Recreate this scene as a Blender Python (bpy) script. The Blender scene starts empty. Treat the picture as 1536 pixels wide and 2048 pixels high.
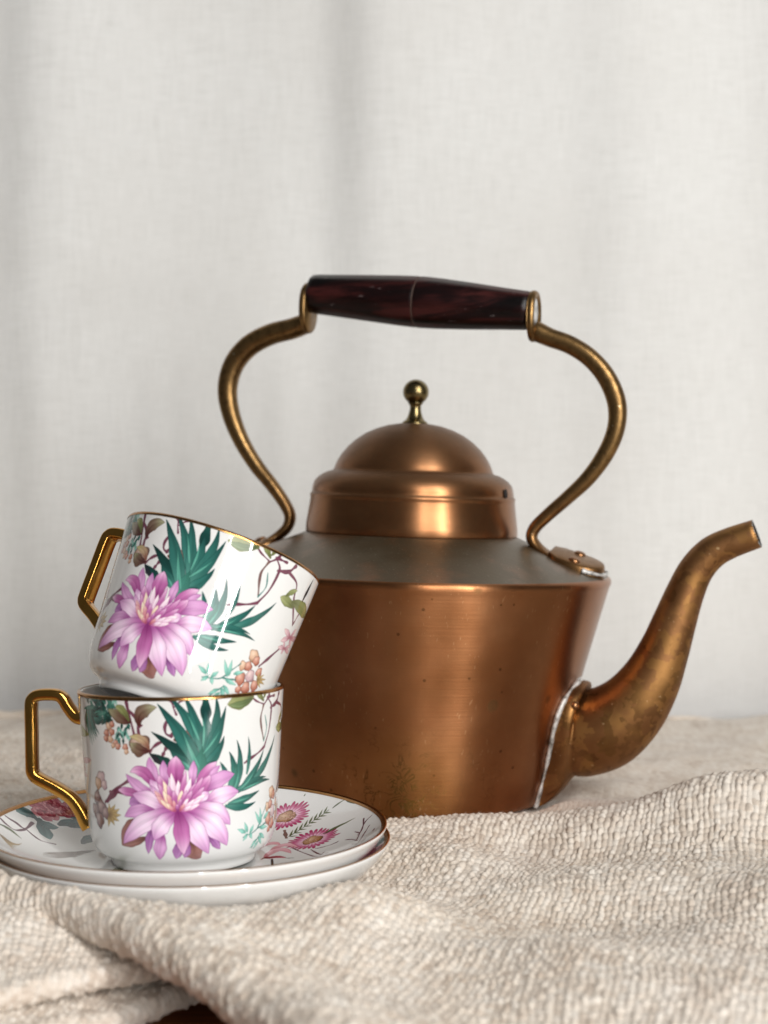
import bpy, math, random
import numpy as np
from mathutils import Matrix, Vector

scene = bpy.context.scene
COL = scene.collection
R = math.radians

# ------------------------------------------------------------------ camera, world, lamps, exposure
cam = bpy.data.cameras.new('camera')
cam_o = bpy.data.objects.new('camera', cam)
COL.objects.link(cam_o)
cam_o.location = (0, 0, .164)
cam_o.rotation_euler = (R(90) - math.atan(74 / 3100), 0, 0)
cam.sensor_fit = 'VERTICAL'
cam.sensor_height = 36
cam.lens = 36 * 3100 / 2048
cam.clip_start, cam.clip_end = .02, 60
cam.dof.use_dof = True
cam.dof.focus_distance = .655
cam.dof.aperture_fstop = 9
scene.camera = cam_o

world = bpy.data.worlds.new('World')
scene.world = world
world.use_nodes = True
bg = world.node_tree.nodes['Background']
bg.inputs[0].default_value = (.95, .98, 1, 1)
bg.inputs[1].default_value = .065


def area_lamp(name, az, dist, z, w, h, power, colour):
    """a tall window lamp standing at azimuth az (from the camera side, to the right) and facing the kettle"""
    l = bpy.data.lights.new(name, 'AREA')
    l.shape = 'RECTANGLE'
    l.size, l.size_y = w, h
    l.energy = power
    l.color = colour
    o = bpy.data.objects.new(name, l)
    COL.objects.link(o)
    c = Vector((0, .75, .12))
    o.location = c + Vector((math.sin(R(az)) * dist, -math.cos(R(az)) * dist, z))
    o.rotation_euler = (c + Vector((0, 0, z * .25)) - o.location).to_track_quat('-Z', 'Y').to_euler()
    return o


area_lamp('window_light', 24, 2.0, .95, .85, 1.7, 17, (1, .99, .975))
area_lamp('window_gap_light', 12, 2.0, .70, .045, 1.9, 8, (1, .99, .975))
area_lamp('window_gap_light', 34, 2.0, .70, .05, 1.9, 21, (1, .99, .975))

vs = scene.view_settings
scene.display_settings.display_device = 'sRGB'
vs.view_transform = 'Standard'
vs.look = 'None'
vs.exposure = .45
vs.gamma = 1
scene.render.engine = 'CYCLES'
scene.cycles.max_bounces = 10
scene.cycles.use_denoising = True


# ------------------------------------------------------------------ helpers
def link(o, parent=None):
    COL.objects.link(o)
    if parent:
        o.parent = parent
    return o


def tag(o, label, cat, group=None):
    o['label'] = label
    o['category'] = cat
    if group:
        o['group'] = group


def empty(name, mat, label, cat, group=None):
    o = bpy.data.objects.new(name, None)
    o.empty_display_size = .02
    COL.objects.link(o)
    o.matrix_world = mat
    tag(o, label, cat, group)
    return o


def mesh_obj(name, V, Fc, mat, parent=None, smooth=True, uv=None, mats=None, fmat=None):
    me = bpy.data.meshes.new(name)
    me.from_pydata([tuple(v) for v in V], [], Fc)
    for m in (mats or [mat]):
        me.materials.append(m)
    if fmat is not None:
        me.polygons.foreach_set('material_index', np.asarray(fmat, np.int32))
    if smooth:
        me.polygons.foreach_set('use_smooth', np.ones(len(me.polygons), bool))
    if uv is not None:
        l = me.uv_layers.new(name='UVMap')
        l.data.foreach_set('uv', np.asarray(uv, np.float32).ravel())
    me.update()
    o = bpy.data.objects.new(name, me)
    return link(o, parent)


def dens(prof, rad=.6):
    return prof


def lathe(prof, n=96, centre=(0, 0, 0), wob=0.0, seed=0):
    """rings of radius r at height z; returns V, F, with ring index and segment index of each corner"""
    V, Fc, idx = [], [], []
    rnd = random.Random(seed)
    ph = [rnd.random() * 6.28 for _ in range(4)]
    for k, (r, z) in enumerate(prof):
        for i in range(n):
            t = 2 * math.pi * i / n
            rr = r * (1 + wob * (math.sin(2 * t + ph[0]) + .6 * math.sin(3 * t + ph[1] + z * 30) + .4 * math.sin(5 * t + ph[2] - z * 55)))
            V.append((centre[0] + rr * math.sin(t), centre[1] - rr * math.cos(t), centre[2] + z))
    for k in range(len(prof) - 1):
        for i in range(n):
            j = (i + 1) % n
            Fc.append((k * n + i, k * n + j, (k + 1) * n + j, (k + 1) * n + i))
            idx.append((k, i))
    return V, Fc, idx


def spline(pts, m):
    """Catmull-Rom through rows of numbers, m steps a span"""
    P = np.array(pts, float)
    Q = np.vstack([2 * P[0] - P[1], P, 2 * P[-1] - P[-2]])
    out = []
    for i in range(1, len(Q) - 2):
        for s in range(m):
            t = s / m
            a, b, c, d = Q[i - 1], Q[i], Q[i + 1], Q[i + 2]
            out.append(.5 * (2 * b + (c - a) * t + (2 * a - 5 * b + 4 * c - d) * t * t + (3 * b - a - 3 * c + d) * t ** 3))
    out.append(P[-1])
    return np.array(out)


def sweep(path, ra, rb, n=28, side=(0, 1, 0), caps=True, power=2.0, phase=0):
    """tube along path; ra is the half width across side, rb along side; power > 2 gives a squarer section"""
    P = np.array(path, float)
    T = np.gradient(P, axis=0)
    T /= np.linalg.norm(T, axis=1)[:, None]
    side = np.array(side, float)
    V = []
    for k in range(len(P)):
        s = side - T[k] * (side @ T[k])
        s /= np.linalg.norm(s)
        nn = np.cross(s, T[k])
        for i in range(n):
            t = 2 * math.pi * i / n + phase
            c, q = math.cos(t), math.sin(t)
            e = 2.0 / power
            c = math.copysign(abs(c) ** e, c)
            q = math.copysign(abs(q) ** e, q)
            V.append(P[k] + nn * ra[k] * c + s * rb[k] * q)
    Fc = []
    for k in range(len(P) - 1):
        for i in range(n):
            j = (i + 1) % n
            Fc.append((k * n + i, k * n + j, (k + 1) * n + j, (k + 1) * n + i))
    if caps:
        Fc.append(tuple(range(n))[::-1])
        Fc.append(tuple((len(P) - 1) * n + i for i in range(n)))
    return V, Fc


def vnoise(x, y, seed=0):
    """smooth value noise, about -1..1"""
    rs = np.random.RandomState(seed)
    G = rs.rand(256, 256) * 2 - 1
    xi, yi = np.floor(x).astype(int), np.floor(y).astype(int)
    fx, fy = x - xi, y - yi
    fx, fy = fx * fx * (3 - 2 * fx), fy * fy * (3 - 2 * fy)
    a = G[xi & 255, yi & 255]
    b = G[(xi + 1) & 255, yi & 255]
    c = G[xi & 255, (yi + 1) & 255]
    d = G[(xi + 1) & 255, (yi + 1) & 255]
    return (a * (1 - fx) + b * fx) * (1 - fy) + (c * (1 - fx) + d * fx) * fy


def sst(a, b, x):
    t = np.clip((x - a) / (b - a), 0, 1)
    return t * t * (3 - 2 * t)


# ------------------------------------------------------------------ node helpers
class NT:
    def __init__(self, name):
        self.m = bpy.data.materials.new(name)
        self.m.use_nodes = True
        self.t = self.m.node_tree
        self.b = self.t.nodes['Principled BSDF']

    def n(self, kind, **kw):
        x = self.t.nodes.new('ShaderNode' + kind)
        for k, v in kw.items():
            if k in x.inputs:
                x.inputs[k].default_value = v
            else:
                setattr(x, k, v)
        return x

    def l(self, a, b):
        self.t.links.new(a, b)

    def coord(self, scale=(1, 1, 1), rot=(0, 0, 0), kind='Object'):
        c = self.n('TexCoord')
        mp = self.n('Mapping')
        mp.inputs['Scale'].default_value = scale
        mp.inputs['Rotation'].default_value = rot
        self.l(c.outputs[kind], mp.inputs['Vector'])
        return mp.outputs[0]

    def noise(self, vec, scale, detail=4, rough=.55, dist=0):
        x = self.n('TexNoise')
        x.inputs['Scale'].default_value = scale
        x.inputs['Detail'].default_value = detail
        x.inputs['Roughness'].default_value = rough
        x.inputs['Distortion'].default_value = dist
        self.l(vec, x.inputs['Vector'])
        return x.outputs[0]

    def ramp(self, fac, *stops):
        x = self.n('ValToRGB')
        e = x.color_ramp.elements
        while len(e) < len(stops):
            e.new(.5)
        for q, (p, c) in zip(e, stops):
            q.position = p
            q.color = (c, c, c, 1) if isinstance(c, (int, float)) else (*c, 1)
        self.l(fac, x.inputs[0])
        return x.outputs[0]

    def mix(self, fac, a, b, mode='MIX'):
        x = self.n('Mix', data_type='RGBA', blend_type=mode)
        for s, v in ((x.inputs[0], fac), (x.inputs[6], a), (x.inputs[7], b)):
            if hasattr(v, 'links'):
                self.l(v, s)
            elif isinstance(v, (int, float)):
                s.default_value = v
            else:
                s.default_value = (*v, 1)
        return x.outputs[2]

    def math(self, op, a, b=0.0):
        x = self.n('Math', operation=op)
        for s, v in ((x.inputs[0], a), (x.inputs[1], b)):
            if hasattr(v, 'links'):
                self.l(v, s)
            else:
                s.default_value = v
        return x.outputs[0]

    def bump(self, h, strength=.3, dist=.001, normal=None):
        x = self.n('Bump')
        x.inputs['Strength'].default_value = strength
        x.inputs['Distance'].default_value = dist
        self.l(h, x.inputs['Height'])
        if normal:
            self.l(normal, x.inputs['Normal'])
        return x.outputs[0]

    def tangent(self):
        return self.n('Tangent', direction_type='RADIAL', axis='Z').outputs[0]

    def set(self, **kw):
        for k, v in kw.items():
            s = self.b.inputs[k.replace('_', ' ')]
            if hasattr(v, 'links'):
                self.l(v, s)
            elif isinstance(v, tuple) and len(v) == 3:
                s.default_value = (*v, 1)
            else:
                s.default_value = v
        return self


# ------------------------------------------------------------------ materials
def mat_copper_body():
    m = NT('aged_copper')
    v = m.coord()
    big = m.noise(v, 22, 3)
    fine = m.noise(v, 130, 5, .6)
    c = m.ramp(big, (.3, (.265, .106, .040)), (.5, (.33, .138, .057)), (.72, (.395, .178, .080)))
    c = m.mix(m.ramp(fine, (.35, 0), (.75, .35)), c, (.28, .13, .055))
    # greenish dull rounds where drops dried
    vo = m.n('TexVoronoi', feature='F1')
    vo.inputs['Scale'].default_value = 62
    m.l(v, vo.inputs['Vector'])
    sp = m.ramp(vo.outputs['Distance'], (.0, 1), (.20, 1), (.27, 0))
    pick = m.n('SeparateColor')
    m.l(vo.outputs['Color'], pick.inputs[0])
    sp = m.math('MULTIPLY', sp, m.math('GREATER_THAN', pick.outputs[0], .76))
    c = m.mix(m.math('MULTIPLY', sp, .55), c, (.16, .09, .035))
    # black pin-pricks
    vp = m.n('TexVoronoi', feature='F1')
    vp.inputs['Scale'].default_value = 210
    m.l(v, vp.inputs['Vector'])
    pp = m.n('SeparateColor')
    m.l(vp.outputs['Color'], pp.inputs[0])
    dots = m.math('MULTIPLY', m.ramp(vp.outputs['Distance'], (.0, 1), (.13, 1), (.2, 0)), m.math('GREATER_THAN', pp.outputs[1], .935))
    c = m.mix(m.math('MULTIPLY', dots, .6), c, (.06, .03, .012))
    # scabby corrosion low on the front
    xyz = m.n('SeparateXYZ')
    m.l(v, xyz.inputs[0])
    low = m.ramp(xyz.outputs[2], (.0, 1), (.022, .9), (.05, 0))
    dx = m.math('ABSOLUTE', m.math('ADD', xyz.outputs[0], -.024))
    low = m.math('MULTIPLY', low, m.ramp(dx, (.008, 1), (.042, 0)))
    sc = m.noise(v, 120, 3, .6, 1.2)
    line = m.ramp(sc, (.455, 0), (.49, 1), (.51, 1), (.545, 0))
    gate = m.ramp(m.noise(v, 75, 2), (.5, 0), (.58, 1))
    rust = m.math('MULTIPLY', m.math('MULTIPLY', line, gate), low)
    c = m.mix(rust, c, (.035, .02, .008))
    c = m.mix(m.math('MULTIPLY', low, .4), c, (.30, .15, .03))
    # pale stray scratches
    for rot_, sc_ in (((.3, .5, .2), 1.0), ((1.1, .2, .9), 1.3)):
        ws = m.noise(m.coord((900 * sc_, 900 * sc_, 35), rot_), 1.0, 1, .4)
        on = m.math('MULTIPLY', m.ramp(ws, (.70, 0), (.72, 1)), m.ramp(m.noise(m.coord((1, 1, 1), rot_), 48, 2), (.56, 0), (.6, 1)))
        c = m.mix(m.math('MULTIPLY', on, .35), c, (.62, .36, .19))
    # fine turning scratches
    vs_ = m.coord((18, 18, 900))
    scr = m.noise(vs_, 1.0, 3, .6)
    vl = m.coord((500, 500, 14))
    sl = m.noise(vl, 1.0, 2, .5)
    h = m.math('ADD', m.math('MULTIPLY', scr, .5), m.math('ADD', m.math('MULTIPLY', big, .5), m.math('MULTIPLY', sl, .15)))
    rg = m.math('ADD', m.ramp(big, (.3, .33), (.7, .40)), m.math('MULTIPLY', m.math('ADD', sp, rust), .18))
    m.set(Base_Color=c, Metallic=1.0, Roughness=rg, Normal=m.bump(h, .15, .0010), Anisotropic=.85, Tangent=m.tangent(), Anisotropic_Rotation=.25)
    return m.m


def mat_copper_lid():
    m = NT('dull_copper_lid')
    v = m.coord()
    big = m.noise(v, 38, 3)
    fine = m.noise(v, 300, 4, .6)
    c = m.ramp(big, (.3, (.23, .097, .040)), (.7, (.34, .155, .068)))
    c = m.mix(m.ramp(fine, (.45, 0), (.8, .4)), c, (.20, .115, .055))
    xyz = m.n('SeparateXYZ')
    m.l(v, xyz.inputs[0])
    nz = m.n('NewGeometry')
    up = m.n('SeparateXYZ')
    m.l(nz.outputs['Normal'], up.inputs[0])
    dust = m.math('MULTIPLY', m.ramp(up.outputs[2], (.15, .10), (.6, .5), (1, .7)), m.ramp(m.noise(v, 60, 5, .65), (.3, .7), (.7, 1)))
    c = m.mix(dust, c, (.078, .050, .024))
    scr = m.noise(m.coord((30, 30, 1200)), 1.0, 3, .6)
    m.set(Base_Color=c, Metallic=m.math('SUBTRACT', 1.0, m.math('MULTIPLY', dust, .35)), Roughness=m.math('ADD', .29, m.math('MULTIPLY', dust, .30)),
          Normal=m.bump(m.math('ADD', m.math('MULTIPLY', scr, .4), m.math('MULTIPLY', big, .8)), .10, .001), Anisotropic=.55, Tangent=m.tangent(), Anisotropic_Rotation=.25)
    return m.m


def mat_dusty():
    m = NT('dusty_tarnished_copper')
    v = m.coord()
    a = m.noise(v, 34, 6, .62)
    c = m.ramp(a, (.3, (.19, .09, .04)), (.5, (.098, .072, .041)), (.75, (.125, .102, .066)))
    speck = m.noise(v, 900, 2, .5)
    c = m.mix(m.ramp(speck, (.66, 0), (.74, .5)), c, (.45, .40, .33))
    c = m.mix(m.ramp(m.noise(m.coord((1, 1, 1)), 150, 4, .6), (.35, .0), (.8, .6)), c, (.12, .085, .05))
    m.set(Base_Color=c, Metallic=.6, Roughness=m.ramp(a, (.3, .27), (.7, .42)), Normal=m.bump(m.noise(v, 500, 4), .10, .0006))
    return m.m


def mat_spout():
    m = NT('mottled_copper_spout')
    v = m.coord()
    vo = m.n('TexVoronoi', feature='F1')
    vo.inputs['Scale'].default_value = 150
    dn = m.n('TexNoise')
    dn.inputs['Scale'].default_value = 130
    dn.inputs['Detail'].default_value = 4
    m.l(v, dn.inputs['Vector'])
    dv = m.n('Mix', data_type='VECTOR')
    dv.inputs[0].default_value = .022
    m.l(v, dv.inputs[4])
    m.l(dn.outputs['Color'], dv.inputs[5])
    m.l(dv.outputs[1], vo.inputs['Vector'])
    s = m.n('SeparateColor')
    m.l(vo.outputs['Color'], s.inputs[0])
    big = m.noise(v, 26, 4, .6)
    c = m.ramp(big, (.3, (.20, .088, .034)), (.6, (.285, .14, .058)), (.8, (.34, .185, .085)))
    patch = m.math('MULTIPLY', m.ramp(s.outputs[0], (.5, 0), (.55, 1)), m.ramp(m.noise(v, 45, 3), (.36, 0), (.52, 1)))
    c = m.mix(m.math('MULTIPLY', patch, .65), c, (.38, .20, .066))
    patch2 = m.math('MULTIPLY', m.ramp(s.outputs[1], (.6, 0), (.65, 1)), m.ramp(big, (.4, 1), (.6, .2)))
    c = m.mix(m.math('MULTIPLY', patch2, .75), c, (.12, .058, .022))
    chip = m.ramp(m.noise(v, 420, 2, .5), (.735, 0), (.75, 1))
    c = m.mix(m.math('MULTIPLY', chip, .7), c, (.6, .42, .22))
    m.set(Base_Color=c, Metallic=1.0, Roughness=m.ramp(big, (.3, .43), (.7, .56)), Normal=m.bump(m.math('ADD', big, m.math('MULTIPLY', m.noise(v, 300, 4), .2)), .16, .0012))
    return m.m


def mat_brass(name, lo, hi, rough):
    m = NT(name)
    v = m.coord()
    a = m.noise(v, 90, 6, .65)
    c = m.ramp(a, (.3, lo), (.68, hi))
    blot = m.ramp(m.noise(v, 210, 5, .7), (.5, 0), (.68, .65))
    c = m.mix(blot, c, tuple(.42 * q for q in lo))
    xyz = m.n('SeparateXYZ')
    m.l(v, xyz.inputs[0])
    c = m.mix(m.ramp(xyz.outputs[2], (.135, .55), (.17, .0)), c, (.25, .12, .048))
    chip = m.ramp(m.noise(v, 330, 2, .5), (.755, 0), (.77, 1))
    c = m.mix(m.math('MULTIPLY', chip, .8), c, (.8, .7, .5))
    m.set(Base_Color=c, Metallic=1.0, Roughness=m.ramp(a, (.3, rough + .12), (.7, rough - .04)), Normal=m.bump(m.noise(v, 260, 5, .65), .28, .0007))
    return m.m


def mat_knob():
    m = NT('knob_brass')
    v = m.coord()
    a = m.noise(v, 160, 4)
    m.set(Base_Color=m.ramp(a, (.3, (.17, .125, .055)), (.7, (.26, .20, .095))), Metallic=1.0, Roughness=.27, Normal=m.bump(a, .1, .0005))
    return m.m


def mat_wood():
    m = NT('lacquered_dark_wood')
    v = m.coord((6, 34, 34))
    a = m.noise(v, 3.2, 4, .6, .8)
    c = m.ramp(a, (.36, (.003, .002, .002)), (.5, (.009, .002, .002)), (.64, (.040, .008, .007)))
    ch = m.noise(m.coord((120, 500, 900)), 1.0, 4, .7)
    chip = m.math('MULTIPLY', m.ramp(ch, (.64, 0), (.70, .8)), m.ramp(m.noise(m.coord(), 75, 2), (.55, 0), (.63, 1)))
    c = m.mix(m.math('MULTIPLY', chip, .8), c, (.40, .33, .33))
    m.set(Base_Color=c, Roughness=m.ramp(a, (.3, .26), (.7, .42)), Normal=m.bump(m.math('ADD', m.noise(v, 9, 5), m.math('MULTIPLY', ch, .4)), .18, .0008), IOR=1.45)
    m.b.inputs['Specular IOR Level'].default_value = .3
    return m.m


def mat_simple(name, col, metal, rough, nscale=200, var=.25, bump=.15):
    m = NT(name)
    v = m.coord()
    a = m.noise(v, nscale, 4, .6)
    m.set(Base_Color=m.mix(a, tuple(q * (1 - var) for q in col), tuple(min(1, q * (1 + var)) for q in col)), Metallic=metal, Roughness=rough, Normal=m.bump(a, bump, .0005))
    return m.m


def mat_porcelain(name, image=None):
    m = NT(name)
    base = (.76, .755, .74)
    if image:
        t = m.n('TexImage', image=image, interpolation='Cubic')
        u = m.n('UVMap', uv_map='UVMap')
        m.l(u.outputs[0], t.inputs[0])
        m.l(t.outputs[0], m.b.inputs['Base Color'])
    else:
        m.set(Base_Color=base)
    wav = m.noise(m.coord(), 55, 2)
    m.set(Roughness=.07, IOR=1.52, Normal=m.bump(wav, .035, .002))
    m.b.inputs['Coat Weight'].default_value = .25
    m.b.inputs['Coat Roughness'].default_value = .03
    return m.m


def mat_gilt():
    m = NT('gilt')
    a = m.noise(m.coord(), 150, 3)
    m.set(Base_Color=m.ramp(a, (.3, (.48, .235, .045)), (.7, (.62, .335, .08))), Metallic=1.0, Roughness=.13, Normal=m.bump(a, .05, .0008))
    return m.m


def mat_throw():
    m = NT('cream_woven_yarn')
    at = m.n('Attribute', attribute_name='yarn')
    s = m.n('SeparateColor')
    m.l(at.outputs['Color'], s.inputs[0])
    c = m.ramp(s.outputs[0], (.0, (.50, .395, .30)), (.45, (.72, .63, .525)), (1, (.87, .81, .72)))
    v = m.coord()
    fib = m.noise(m.coord((1, 1, 1), (0, 0, .4)), 1700, 4, .7)
    c = m.mix(m.ramp(fib, (.3, .35), (.7, 0)), c, (.47, .39, .33))
    c = m.mix(m.ramp(m.noise(v, 14, 3), (.35, .22), (.65, 0)), c, (.64, .585, .54))
    m.set(Base_Color=c, Roughness=.78, Normal=m.bump(fib, .5, .0005))
    m.b.inputs['Sheen Weight'].default_value = .15
    m.b.inputs['Specular IOR Level'].default_value = .25
    return m.m


def mat_curtain():
    m = NT('pale_linen')
    vx = m.noise(m.coord((1900, 40, 40)), 1.0, 2, .6)
    vz = m.noise(m.coord((60, 40, 1900)), 1.0, 2, .6)
    w = m.math('ADD', vx, vz)
    big = m.noise(m.coord(), 7, 3)
    c = m.ramp(m.math('MULTIPLY', w, .5), (.28, (.58, .572, .545)), (.5, (.72, .714, .69)), (.72, (.80, .795, .775)))
    c = m.mix(m.ramp(big, (.4, .25), (.6, 0)), c, (.63, .61, .575))
    m.set(Base_Color=c, Roughness=.9, Normal=m.bump(w, .35, .0006))
    m.b.inputs['Specular IOR Level'].default_value = .15
    return m.m


def mat_solder():
    m = NT('grey_solder')
    v = m.coord()
    a = m.noise(v, 240, 5, .65)
    m.set(Base_Color=m.ramp(a, (.34, (.12, .115, .10)), (.45, (.44, .43, .41)), (.58, (.70, .69, .67))), Metallic=.35, Roughness=.5, Normal=m.bump(a, .6, .0008))
    return m.m


def mat_table():
    m = NT('red_brown_wood')
    v = m.coord((3, 30, 30))
    a = m.noise(v, 4, 5, .6, 1.5)
    m.set(Base_Color=m.ramp(a, (.3, (.20, .055, .016)), (.7, (.42, .15, .045))), Roughness=.35, Normal=m.bump(a, .1, .001))
    return m.m


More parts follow.
